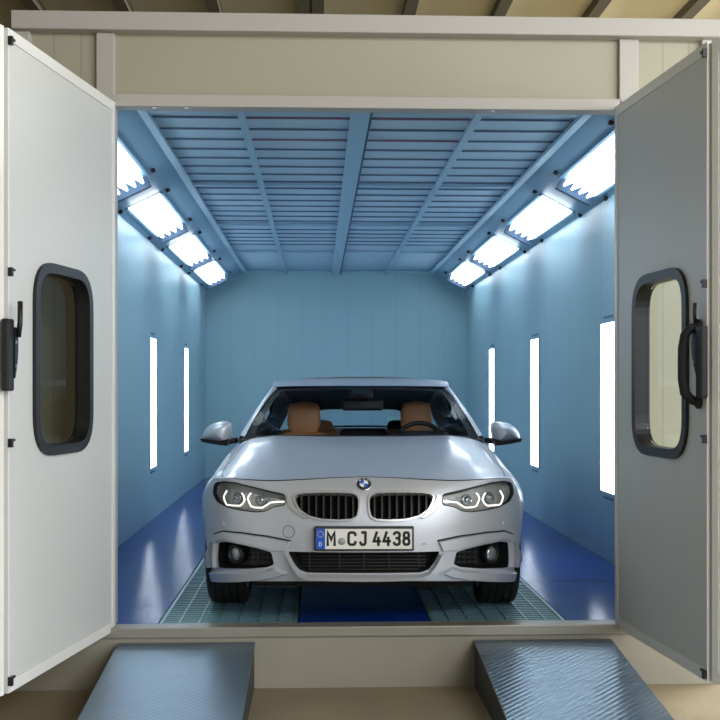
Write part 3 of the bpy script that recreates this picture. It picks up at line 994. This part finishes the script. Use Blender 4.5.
# ---- number plate
def px_u(px): return (px - 364.25) * (Z0 - .03) / F
def py_w(py): return EYE - (py - HOR) * (Z0 - .03) / F
pu0, pu1 = px_u(315.6), px_u(412.9); pw0, pw1 = py_w(549.6), py_w(527.8)
pc = (pw0 + pw1) / 2
np_ = empty('number_plate', (0, -.03, pc), 0, car)
box('plate_holder', (pu0 - .006, .0, pw0 - pc - .006), (pu1 + .006, .035, pw1 - pc + .006), M['black'], np_, .004)
box('plate_sheet', (pu0, -.004, pw0 - pc), (pu1, -.0002, pw1 - pc), M['plate'], np_)
h = (pw1 - pw0)
bm = bmesh.new()
for (x0, x1, z0, z1) in ((pu0, pu1, -h / 2, -h / 2 + .004), (pu0, pu1, h / 2 - .004, h / 2), (pu0, pu0 + .003, -h / 2 + .004, h / 2 - .004), (pu1 - .003, pu1, -h / 2 + .004, h / 2 - .004)):
    add_box(bm, (x0, -.0052, z0), (x1, -.0041, z1))
bmo('border', bm, M['ink'], np_)
box('country_band', (pu0 + .0035, -.0050, -h / 2 + .0045), (px_u(325.3), -.0041, h / 2 - .0045), M['plateblue'], np_)
bc = (pu0 + .003 + px_u(325.3)) / 2
text_mesh('D', 'country_letter', M['white'], np_, bc, -.026, .014, .022, -.0051, .0008, .01)
bm = bmesh.new()
for k in range(12):
    t = k * PI / 6
    add_box(bm, (bc + .0145 * math.cos(t) - .0018, -.0060, .024 + .0145 * math.sin(t) - .0018), (bc + .0145 * math.cos(t) + .0018, -.0051, .024 + .0145 * math.sin(t) + .0018))
bmo('star_ring', bm, M['gold'], np_)
GLYPH = {
    'M': [[(0, -.04), (0, 1), (.5, .42), (1, 1), (1, -.04)]],
    'C': [[(1, .76), (.96, .9), (.78, .99), (.5, 1), (.22, .99), (.04, .9), (0, .76), (0, .24), (.04, .1), (.22, .01), (.5, 0), (.78, .01), (.96, .1), (1, .24)]],
    'J': [[(.3, 1), (1, 1), (1, .26), (.96, .1), (.78, .01), (.5, 0), (.22, .01), (.04, .1), (0, .2)]],
    '4': [[(.48, 1.02), (0, .28), (1.05, .28)], [(.74, .58), (.74, -.04)]],
    '3': [[(0, .84), (.1, .95), (.35, 1), (.65, 1), (.92, .93), (1, .77), (.92, .6), (.68, .53), (.4, .53)], [(.62, .53), (.92, .45), (1, .27), (.92, .07), (.65, 0), (.35, 0), (.1, .05), (0, .17)]],
    '8': [[(.5, .53), (.2, .56), (.06, .68), (.06, .84), (.2, .97), (.5, 1), (.8, .97), (.94, .84), (.94, .68), (.8, .56), (.5, .53)], [(.5, .53), (.16, .49), (0, .36), (0, .16), (.16, .03), (.5, 0), (.84, .03), (1, .16), (1, .36), (.84, .49), (.5, .53)]]}
for s_, x0, x1 in (('M', 326.8, 336), ('C', 347.6, 356.8), ('J', 359.4, 366.8), ('4', 372.8, 381.3), ('4', 382.6, 391.2), ('3', 393, 401), ('8', 402.6, 410.4)):
    tw, gx0, gx1, gz0, gz1 = .0068, px_u(x0) + .006, px_u(x1) - .006, -.031 + .002, .031 + .002
    bm = bmesh.new()
    for path in GLYPH[s_]:
        pts = [Vector((gx0 + (gx1 - gx0) * x, -.0046, gz0 + (gz1 - gz0) * z)) for x, z in path]
        L_, R_2 = [], []
        for i, p in enumerate(pts):
            d0 = (p - pts[i - 1]).normalized() if i else None
            d1 = (pts[i + 1] - p).normalized() if i < len(pts) - 1 else None
            d = ((d0 or d1) + (d1 or d0)).normalized()
            nn = Vector((-d.z, 0, d.x)); k = tw / max(.45, nn.dot(Vector((-(d1 or d0).z, 0, (d1 or d0).x))))
            e = Vector((0, 0, 0))
            if i == 0 and len(path) < 8 or i == 0: e = -d * tw * .6
            if i == len(pts) - 1: e = d * tw * .6
            L_.append(p + nn * k + e); R_2.append(p - nn * k + e)
        va = [bm.verts.new(q) for q in L_]; vb = [bm.verts.new(q) for q in R_2]
        vc_ = [bm.verts.new(q + Vector((0, .0004, 0))) for q in L_]; vd = [bm.verts.new(q + Vector((0, .0004, 0))) for q in R_2]
        for i in range(len(pts) - 1):
            bm.faces.new((va[i], va[i + 1], vb[i + 1], vb[i])); bm.faces.new((vc_[i], vd[i], vd[i + 1], vc_[i + 1]))
            bm.faces.new((va[i], vc_[i], vc_[i + 1], va[i + 1])); bm.faces.new((vb[i], vb[i + 1], vd[i + 1], vd[i]))
    bmo('plate_character', bm, M['ink'], np_)
lathe('seal', [(.0185, 0), (.0185, .0010), (.0, .0011)], M['sealgrey'], np_, 20, Matrix.Translation((px_u(342), -.0041, -.012)) @ Matrix.Rotation(PI / 2, 4, 'X'))

# ---- roundel
a, w = P(364, 484.4)
mt = frame_at(0.0, w, .001)
rd = empty('roundel', (0, 0, 0), 0, car)
R_ = .040
lathe('rim', [(R_, 0), (R_, .005), (R_ * .93, .0065), (R_ * .90, .005)], M['chrome'], rd, 32, mt)
lathe('ring', [(R_ * .90, .001), (R_ * .90, .0055), (R_ * .58, .0062)], M['ink'], rd, 32, mt)
for q in range(4):
    V = [mt @ Vector((0, 0, .0070))]
    for k in range(9):
        t = PI / 2 * q + PI / 2 * k / 8
        V.append(mt @ Vector((R_ * .58 * math.cos(t), R_ * .58 * math.sin(t), .0068)))
    mo('quadrant', V, [(0, k, k + 1) for k in range(1, 9)], M['logo_blue'] if q in (1, 3) else M['white'], rd, False, (0, -1, 0))
for ch, ang in (('B', 132), ('M', 90), ('W', 48)):
    t = text_mesh(ch, 'roundel_letter', M['white'], rd, 0, 0, .010, .010, 0, .0006, .0)
    r = R_ * .74
    base = mt @ Matrix.Translation((r * math.cos(math.radians(ang)), r * math.sin(math.radians(ang)), .0066)) @ Matrix.Rotation(math.radians(ang - 90), 4, 'Z') @ Matrix.Rotation(-PI / 2, 4, 'X')
    t.data.transform(base)

# ---- upper front: hood and fenders as one lofted skin, cut into panels
Cc = lambda t: Vector((0, interp([(0, surf(0, wsf(0)).y), (1, 1.40)], t), interp([(0, wsf(0)), (.12, wsf(0) + .030), (.4, .862), (.7, .905), (1, .932)], t)))
ASE = a_of_v(1.80)
def Sc(t):
    a = AC + (ASE - AC) * t
    return surf(a, wsf(a))
def Fc(q): return surf(AC * q, wsf(AC * q))
B0 = Vector((0, 1.40, .932)); B1 = Sc(1.0)
def Bc(q):
    return Vector((B1.x * q, 1.40 + (B1.y - 1.40) * q ** 2.2, interp([(0, .932), (.5, .927), (.8, .912), (.92, .893), (1, B1.z)], q)))
def hood(q, t, off=0.0):
    s = -1 if q < 0 else 1; q = abs(q)
    F0, B_ = Fc(q), Bc(q); C_, S_ = Cc(t), Sc(t)
    lin = (F0 * (1 - t) + B_ * t) + (C_ * (1 - q) + S_ * q) - (Fc(0) * (1 - q) * (1 - t) + Fc(1) * q * (1 - t) + Bc(0) * (1 - q) * t + Bc(1) * q * t)
    bulge = .050 * math.sin(PI * q ** 1.5) * (4 * t * (1 - t)) ** .8
    qc = .42 + .28 * t
    ridge = .008 * math.exp(-((q - qc) / .07) ** 2) * smooth(t / .35) * smooth((1.02 - t) / .25)
    edge = .004 * smooth((q - .72) / .1) * smooth((1.0 - q) / .12) * smooth(t / .2) * smooth((1 - t) / .2)
    p = lin + Vector((0, 0, bulge + ridge + edge - off))
    p.x *= s
    return p
QH = lambda t: interp([(0, .885), (.18, .885), (.4, .862), (.7, .855), (1, .905)], t)
grid('hood', lambda i, j: hood(((2 * i - 1)) * QH(.008 + .992 * j), .010 + .985 * j), 72, 48, M['paint'], car, True, (0, 0, 1))
grid('panel_gap', lambda i, j: hood(2 * i - 1, .0 + j, .010), 48, 36, M['gap'], car, True, (0, 0, 1))
for s in (-1, 1):
    grid('fender_top', lambda i, j: hood(s * (QH(j) + .006 + (1 - QH(j) - .006) * i), j), 14, 48, M['paint'], car, True, (0, 0, 1))

# ---- sides
def arch(vc, r, w0, n=28):
    """arch points from rear foot to front foot"""
    out = []
    a0 = math.asin((w0 - .318) / r)
    for k in range(n + 1):
        t = a0 + (PI - 2 * a0) * k / n
        out.append((vc + r * math.cos(t), .318 + r * math.sin(t)))
    return out
def side_panel(name, pts, m=M['paint']):
    for s in (-1, 1):
        pl = [(s * a_of_v(v), w) for v, w in pts]
        slab(name, pl, [], surf, 0, -.02, .05, m, car, False, (s, 0, 0), nrm=nsurf)
        smooth_by_angle(COL.objects[-1], 30)
wv = lambda v: wsf(a_of_v(v))
def topl(v0, v1, n=10): return [(v0 + (v1 - v0) * k / n, wv(v0 + (v1 - v0) * k / n)) for k in range(n + 1)]
side_panel('fender', [(.404, .2)] + topl(.404, 1.50) + [(1.50, .2)] + arch(.77, .352, .2))
side_panel('front_door', [(1.505, .2)] + topl(1.505, 2.60) + [(2.60, .2)])
side_panel('rear_door', [(2.605, .2)] + topl(2.605, 3.35) + [(3.35, .45), (3.22, .2)])
side_panel('rear_quarter', [(3.235, .21), (3.355, .45)] + topl(3.355, 4.5) + [(4.5, .25), (3.95, .2)] + arch(3.58, .355, .2))
A_end = a_of_v(4.5)
def rear(i, j):
    q = 2 * i - 1
    L_ = surf(A_end, .25 + (wv(4.5) - .25) * j)
    return Vector((L_.x * q, 4.5 + .14 * (1 - q * q) + .05 * math.sin(PI * j), L_.z))
grid('rear_bumper', rear, 20, 12, M['paint'], car, True, (0, 1, 0))
box('underbody', (-.60, .30, .17), (.60, 4.45, .24), M['matteblack'], car, .02)
for s in (-1, 1):
    for vc in (.77, 3.58):
        def liner(i, j, s=s, vc=vc):
            t = -.1 * PI + 1.2 * PI * i
            return Vector((s * (.58 + .27 * j), vc + .349 * math.cos(t), .318 + .349 * math.sin(t)))
        grid('wheel_arch_liner', liner, 24, 3, M['matteblack'], car, True)
box('engine_bay', (-.58, .20, .245), (.58, 1.5, .62), M['matteblack'], car, .02)

# ---- wheels
def wheel(s, vc):
    mt = Matrix.Translation((s * .765, vc, .318)) @ Matrix.Rotation(s * PI / 2, 4, 'Y')
    w = empty('wheel', (0, 0, 0), 0, car)
    hw = .112; R = .3175
    prof = [(.232, -hw * .92), (.262, -hw), (.292, -hw * .97), (.309, -hw * .88), (R, -hw * .74)]
    for k in range(4):                              # tread grooves
        c = -hw * .54 + k * hw * .36
        prof += [(R, c - .006), (R - .008, c - .0055), (R - .008, c + .0055), (R, c + .006)]
    prof += [(R, hw * .74), (.309, hw * .88), (.292, hw * .97), (.262, hw), (.232, hw * .92)]
    vs, fs = [], []
    n = 72
    for (r, hh) in prof:
        for k in range(n):
            t = 2 * PI * k / n
            vs.append(mt @ Vector((r * math.cos(t), r * math.sin(t), hh)))
    for i in range(len(prof) - 1):
        for k in range(n):
            fs.append((i * n + k, i * n + (k + 1) % n, (i + 1) * n + (k + 1) % n, (i + 1) * n + k))
    o = mo('tyre', vs, fs, M['rubber'], w); smooth_by_angle(o, 30)
    o = lathe('rim', [(.20, -.09), (.231, -.10), (.233, .10), (.222, .098), (.214, .06), (.205, -.04), (.07, -.05)], M['satin'], w, 48, mt); smooth_by_angle(o, 40)
    bm = bmesh.new()
    for k in range(10):
        add_box(bm, (.03, -.014, .045), (.215, .014, .075), mt @ Matrix.Rotation(2 * PI * k / 10, 4, 'Z'), .005, 1)
    bmo('spokes', bm, M['satin'], w)
    lathe('hub', [(.055, .03), (.055, .08), (.0, .085)], M['satin'], w, 24, mt)
for s in (-1, 1):
    for vc in (.77, 3.58):
        wheel(s, vc)
for s in (-1, 1):
    tube('suspension_arm', [(s * .45, .72, .21), (s * .60, .74, .19), (s * .66, .77, .22)], .02, M['black'], car, 8)

# ---- greenhouse
WB = lambda q: Vector((.780 * q, 1.42 + .31 * q * q, .932 - .016 * q * q))
WT = lambda q: Vector((.596 * q, 2.08 + .146 * q * q, 1.256 - .016 * q * q))
def wind(q, t, off=0.0):
    p = WB(q) * (1 - t) + WT(q) * t
    n = Vector((0, -.45, .89))
    return p + n * (.030 * 4 * t * (1 - t) - off)
ws_ = grid('windscreen', lambda i, j: wind(2 * i - 1, j), 32, 20, M['glass'], car, True, (0, -1, 1))
def frit(q0, q1, t0, t1):
    return grid('black_border', lambda i, j: wind(q0 + (q1 - q0) * i, t0 + (t1 - t0) * j, .010), 16, 16, M['black'], ws_, True, (0, -1, 1))
frit(-1, 1, .93, 1.0); frit(-1, 1, 0, .035)
frit(-1, -.925, .035, .93); frit(.925, 1, .035, .93)
frit(-.10, .10, .80, .93)
# roof
EDGE = [(2.25, .630, 1.250), (2.40, .638, 1.276), (2.62, .640, 1.292), (3.0, .625, 1.266), (3.3, .585, 1.19), (3.5, .55, 1.115)]
CEN = [(2.08, 1.256), (2.26, 1.290), (2.6, 1.321), (2.95, 1.305), (3.28, 1.235), (3.52, 1.165)]
def roofp(q, r, off=0.0):
    ve = 2.25 + 1.25 * r; vc = 2.08 + 1.44 * r
    ue = interp([(a, b) for a, b, c in EDGE], ve); we = interp([(a, c) for a, b, c in EDGE], ve); wc = interp(CEN, vc)
    k = abs(q)
    return Vector((ue * q, vc + (ve - vc) * k * k, wc - (wc - we) * k ** 2.6 - off))
grid('roof', lambda i, j: roofp(2 * i - 1, j), 36, 40, M['paint'], car, True, (0, 0, 1))
grid('headliner', lambda i, j: roofp((2 * i - 1) * .985, .02 + .97 * j, .035), 24, 24, M['cabin'], car, True, (0, 0, -1))
grid('sunroof', lambda i, j: roofp((2 * i - 1) * .66, .27 + .30 * j, -.0035 - .003 * math.sin(PI * i)), 12, 10, M['paint'], car, True, (0, 0, 1))
belt = lambda v: Vector((interp([(1.8, .817), (2.6, .812), (3.3, .80), (4.0, .76), (4.5, .75)], v), v, interp([(1.8, .918), (2.6, .928), (3.4, .945), (4.0, .915), (4.5, .868)], v)))
def OUTP(t):
    a = Vector((.818, 1.80, .918)); b = Vector((.630, 2.25, 1.250))
    return a * (1 - t) + b * t + Vector((.010, -.02, .008)) * 4 * t * (1 - t) * .55
def mirx(p, s): return Vector((p.x * s, p.y, p.z))
for s in (-1, 1):
    def pil(i, j):
        a = WB(1) * (1 - j) + WT(1) * j + Vector((0, -.45, .89)) * (.030 * 4 * j * (1 - j)); b = OUTP(j)
        p = a * (1 - i) + b * i
        return mirx(p + Vector((.006, -.008, .004)) * math.sin(PI * i) * 1.0, s)
    grid('a_pillar', pil, 8, 24, M['paint'], car, True, (s, -1, .6))
    def sideg(i, j):
        lo = belt(1.82 + 1.93 * i); vt = 2.25 + 1.20 * i
        hi = Vector((interp([(a, b) for a, b, c in EDGE], vt) - .004, vt, interp([(a, c) for a, b, c in EDGE], vt) - .006))
        if i < .0001: lo = OUTP(0)
        p = lo * (1 - j) + hi * j
        p.x += .016 * 4 * j * (1 - j) * smooth(i / .3) - .004
        return mirx(p, s)
    sg = grid('side_window', sideg, 24, 10, M['glass_dark'], car, True, (s, 0, .4))
    grid('window_pillar', lambda i, j: sideg(.40 + .04 * i, j) + Vector((s * .003, 0, .001)), 2, 10, M['black'], sg, True, (s, 0, .4))
    grid('window_trim', lambda i, j: sideg(i, .0 + .045 * j) + Vector((s * .004, 0, .001)), 24, 1, M['black'], sg, True, (s, 0, .4))
    grid('shoulder', lambda i, j: mirx(surf(a_of_v(1.80 + 2.70 * i), wv(1.80 + 2.70 * i)) * (1 - j) + belt(1.80 + 2.70 * i) * j + Vector((.006, 0, .004)) * math.sin(PI * j), s), 24, 5, M['paint'], car, True, (s, 0, 1))
    def cpil(i, j):
        a = sideg(1.0, j); a.x = abs(a.x)
        lo = Vector((.70, 4.05, .873)); hi = Vector((.55, 3.50, 1.115))
        b = lo * (1 - j) + hi * j
        return mirx(a * (1 - i) + b * i, s)
    grid('c_pillar', cpil, 4, 10, M['paint'], car, True, (s, .3, .6))
    def deckside(i, j):
        a = belt(3.74 + .76 * i); b = Vector((.70, 4.05 + .45 * i, .873 - .015 * i))
        return mirx(a * (1 - j) + b * j, s)
    grid('deck_side', deckside, 8, 3, M['paint'], car, True, (0, 0, 1))
RB = lambda q: Vector((.70 * q, 4.16 - .11 * q * q, .885 - .012 * q * q))
rw = grid('rear_window', lambda i, j: RB(2 * i - 1) * (1 - j) + roofp(2 * i - 1, 1.0) * j + Vector((0, .2, .5)) * .05 * j * (1 - j) * 4, 20, 12, M['glass_rear'], car, True, (0, 1, 1))
grid('trunk_lid', lambda i, j: RB(2 * i - 1) * (1 - j) + Vector((.75 * (2 * i - 1), 4.5 + .14 * (1 - (2 * i - 1) ** 2), .855)) * j, 16, 6, M['paint'], car, True, (0, 0, 1))
# rear window surround inside, leaving the clear opening the photo shows
def rin(q, t):   # inner sheet of the rear screen opening
    return Vector((.62 * q, 3.50 + .52 * (1 - t), .90 + (1.135 - .90) * t - .02 * q * q))
op = rounded([(-.36, .06), (.36, .06), (.345, .70), (-.345, .70)], .09, 5)
slab('rear_surround', [(-1, 0), (1, 0), (.93, 1), (-.93, 1)], [[(x / .62, y) for x, y in op]], lambda x, y: rin(x, y), 0, -.01, .12, M['cabin'], car, False, (0, -1, 0), nrm=lambda x, y: Vector((0, -.6, .3)))

# ---- cabin
def cab(name, lo, hi, m, par=car, bev=.03): return box(name, lo, hi, m, par, bev, seg=3)
for s in (-1, 1):
    cab('door_lining', (min(s * .73, s * .80), 1.55, .30), (max(s * .73, s * .80), 3.6, .905), M['cabin'], car, .02)
cab('cabin_floor', (-.74, 1.5, .245), (.74, 3.9, .30), M['cabin'], car, .01)
grid('dashboard', lambda i, j: Vector((.765 * (2 * i - 1), 1.46 + .27 * (2 * i - 1) ** 2 + .52 * j - .22 * j * (2 * i - 1) ** 2, .905 + .012 * math.sin(PI * j) - .10 * smooth((j - .75) / .25))), 24, 12, M['dash'], car, True, (0, 0, 1))
cab('dash_face', (-.72, 1.72, .45), (.72, 1.96, .83), M['dash'], car, .04)
cab('parcel_shelf', (-.66, 3.52, .845), (.66, 4.02, .87), M['cabin'], car, .008)
def cushion(name, fn_lo, w0, w1, thick, tilt, m, par, base, top):
    """upright padded shape: half-widths along its height, leaning back"""
    def f(i, j):
        t = 2 * PI * i
        z = base + (top - base) * j
        hw = fn_lo(j); c, s_ = math.cos(t), math.sin(t)
        ee = .5
        x = hw * math.copysign(abs(c) ** ee, c); y = thick * (.75 + .25 * math.sin(PI * min(1, j * 1.05))) * math.copysign(abs(s_) ** ee, s_)
        k = 1 - max(0, (j - .86) / .14) ** 3 * .75
        return Vector((w0 + x * k, w1 + y * k + tilt * (z - base), z))
    o = grid(name, f, 36, 24, m, par, True)
    bm = bmesh.new(); bm.from_mesh(o.data)
    bmesh.ops.holes_fill(bm, edges=[e for e in bm.edges if e.is_boundary], sides=0)
    bmesh.ops.recalc_face_normals(bm, faces=bm.faces); bm.to_mesh(o.data); bm.free()
    return o
def uw(px, py, v, c):
    Z = Z0 + v; return ((px - c) * Z / F, EYE - (py - HOR) * Z / F)
for px0, px1, pyt in ((287.5, 320.5, 401.5), (400.8, 431.5, 401.0)):
    v = 2.52; cpx = 318 + 42.6
    x0, zt_ = uw(px0, pyt, v, cpx); x1, _ = uw(px1, pyt, v, cpx)
    cx = (x0 + x1) / 2; hw = (x1 - x0) / 2
    st = empty('front_seat', (0, 0, 0), 0, car)
    cushion('headrest', lambda j: hw * interp([(0, .80), (.3, 1.0), (.7, .98), (1, .80)], j), cx, v, .065, .16, M['tan'], st, .905, zt_)
    cushion('backrest', lambda j: interp([(0, .25), (.5, .26), (.8, .24), (1, .17)], j), cx, v - .12, .075, .2, M['tan'], st, .42, .93)
    cab('seat_cushion', (cx - .25, 2.02, .33), (cx + .25, 2.50, .47), M['tan'], st, .05)
for px, m in ((324.5, M['tan']), (398, M['cabin'])):
    x, zt_ = uw(px, 420, 3.36, 318 + 43)
    cushion('rear_headrest', lambda j: interp([(0, .07), (.5, .085), (1, .06)], j), x, 3.34, .05, .1, m, car, .86, zt_)
bm = bmesh.new()
add_box(bm, (-.64, 3.22, .50), (-.16, 3.38, .905), None, .04, 3); add_box(bm, (.22, 3.22, .50), (.64, 3.38, .905), None, .04, 3)
bmo('rear_bench', bm, M['tan'], car)
cab('rear_armrest', (-.155, 3.22, .50), (.215, 3.36, .915), M['cabin'], car, .03)
# steering wheel
sx = uw(420, 430, 2.0, 318 + 42.6)[0]
smt = Matrix.Translation((sx, 2.06, .825)) @ Matrix.Rotation(math.radians(68), 4, 'X')
sw = empty('steering_wheel', (0, 0, 0), 0, car)
tube('wheel_rim', [smt @ Vector((.182 * math.cos(t * PI / 16), .182 * math.sin(t * PI / 16), 0)) for t in range(32)], .016, M['black'], sw, 10, True)
bm = bmesh.new()
add_box(bm, (-.17, -.02, -.012), (.17, .02, .008), smt, .004, 1); add_box(bm, (-.02, -.17, -.012), (.02, 0, .008), smt, .004, 1); add_box(bm, (-.06, -.06, -.02), (.06, .06, .02), smt, .015, 2)
bmo('spokes', bm, M['black'], sw)
cab('instrument_hood', (sx - .19, 1.80, .84), (sx + .19, 2.0, .945), M['black'], car, .04)
# rear-view mirror
mv = 2.22
m0, mz0 = uw(342, 410.6, mv, 361); m1, mz1 = uw(383.5, 399.5, mv, 361)
rm = empty('rear_view_mirror', (0, 0, 0), 0, car)
cab('mirror_case', (m0, mv - .02, mz0), (m1, mv + .02, mz1), M['black'], rm, .018)
cab('sensor_box', (-.075, 2.12, mz1 + .005), (.085, 2.21, mz1 + .075), M['black'], rm, .015)
tube('stem', [(0.005, 2.2, mz1 + .04), (0.005, 2.22, mz0 + .03)], .012, M['black'], rm, 8)

# ---- door mirrors
MVV = 1.80
def door_mirror(s):
    c = 361.8
    m_ = empty('door_mirror', (0, 0, 0), 0, car)
    def pt(px, py): 
        Z = Z0 + MVV; return ((c - px) * Z / F, EYE - (py - HOR) * Z / F)
    cx, cz = pt(217.2, 432.5)
    # outline of the housing, outer end to the left (mirrored for the other side)
    ol = [pt(x, y) for x, y in ((202.2, 438.8), (202.8, 434.5), (205, 430.4), (209, 426.2), (214.5, 423.2), (221, 421.6), (228, 421.2), (232.6, 422.6), (233.4, 427), (232.6, 433), (231.2, 440.5), (229.5, 444.4), (222, 443.4), (212, 442), (204.5, 440.6))]
    ol = rounded(ol, .02, 3)
    def dome(name, front, m, zmax=None):
        N = len(ol); V = []; FC = []; R = 7
        for r in range(R + 1):
            k = r / R
            sc = math.cos(k * PI / 2 * .98); d = math.sin(k * PI / 2)
            for (x, z) in ol:
                zz = cz + (z - cz) * sc; xx = cx + (x - cx) * sc
                V.append(Vector((s * xx, MVV + (-.095 * d if front else .05 * d) + .20 * (xx - cx), zz)))
        for r in range(R):
            for k in range(N):
                FC.append((r * N + k, r * N + (k + 1) % N, (r + 1) * N + (k + 1) % N, (r + 1) * N + k))
        FC.append(tuple(R * N + k for k in range(N)))
        return mo(name, V, FC, m, m_, True, (0, -1 if front else 1, 0))
    cap = dome('mirror_cap', True, M['paint'])
    dome('mirror_back', False, M['black'])
    low = [pt(x, y) for x, y in ((202, 438.2), (209, 438.6), (222, 440.2), (231.4, 438.0), (229.6, 445), (222, 444.4), (212, 443.0), (204, 441.4))]
    V = []
    for (x, z) in low:
        V.append(Vector((s * x, MVV - .085 + .20 * (x - cx), z)))
    for (x, z) in low:
        V.append(Vector((s * x, MVV + .03 + .20 * (x - cx), z - .004)))
    n = len(low)
    mo('lower_cover', V, [tuple(range(n)), tuple(range(2 * n - 1, n - 1, -1))] + [(k, k + n, (k + 1) % n + n, (k + 1) % n) for k in range(n)], M['black'], m_)
    ind = [pt(x, y) for x, y in ((206.5, 434.6), (222, 436.6))]
    a0 = pt(229, 441); a1 = pt(238, 439.5)
    tube('arm', [Vector((s * a0[0], MVV - .0, a0[1])), Vector((s * a1[0], MVV + .02, a1[1] - .005))], [.022, .018], M['black'], m_, 10)
door_mirror(-1); door_mirror(1)

# ================================================================== LIGHT
def area(name, loc, target, size, energy, rgb):
    l = bpy.data.lights.new(name, 'AREA'); l.shape = 'RECTANGLE'; l.size, l.size_y = size
    l.energy = energy; l.color = rgb
    o = bpy.data.objects.new(name, l); COL.objects.link(o)
    o.location = loc
    o.rotation_euler = (Vector(target) - Vector(loc)).to_track_quat('-Z', 'Y').to_euler()
    return o
area('hall_daylight_right', (8.5, -5.5, 2.4), (0, -1, .8), (6, 3.5), 500, (.95, .975, 1))
area('added_front_fill', (4.2, -12.5, 2.2), (0.2, 0, .6), (6, 4.2), 240, (.93, .965, 1))  # unseen fill light, added to brighten the car's front and its reflections
area('added_overhead_fill', (3.6, -6.5, 4.3), (0, 0, .3), (4, 1.4), 330, (.95, .975, 1))  # unseen light added overhead so the left leaf shades the ground behind it
area('added_roof_fill', (8.6, 5.0, 3.9), (0, 5.0, 4.3), (8, .9), 1500, (.95, .97, 1))  # unseen light added at the side to brighten the hall roof

W = bpy.data.worlds.new('World'); SC.world = W; W.use_nodes = True
W.node_tree.nodes['Background'].inputs['Color'].default_value = (.80, .84, .9, 1)
W.node_tree.nodes['Background'].inputs['Strength'].default_value = .25

cam = bpy.data.cameras.new('Camera'); co = bpy.data.objects.new('Camera', cam); COL.objects.link(co)
co.location = (0, -ZO, EYE)
co.rotation_euler = (PI / 2, 0, -YAW)
cam.sensor_fit = 'HORIZONTAL'; cam.sensor_width = 36; cam.lens = 36 * F / 720
cam.shift_y = (HOR - 360) / 720
cam.clip_end = 100
SC.camera = co
SC.view_settings.view_transform = 'Standard'
SC.view_settings.look = 'None'
SC.view_settings.exposure = 0.0
SC.view_settings.gamma = 1.0
SC.view_settings.use_curve_mapping = False
SC.cycles.max_bounces = 8
SC.cycles.use_denoising = True
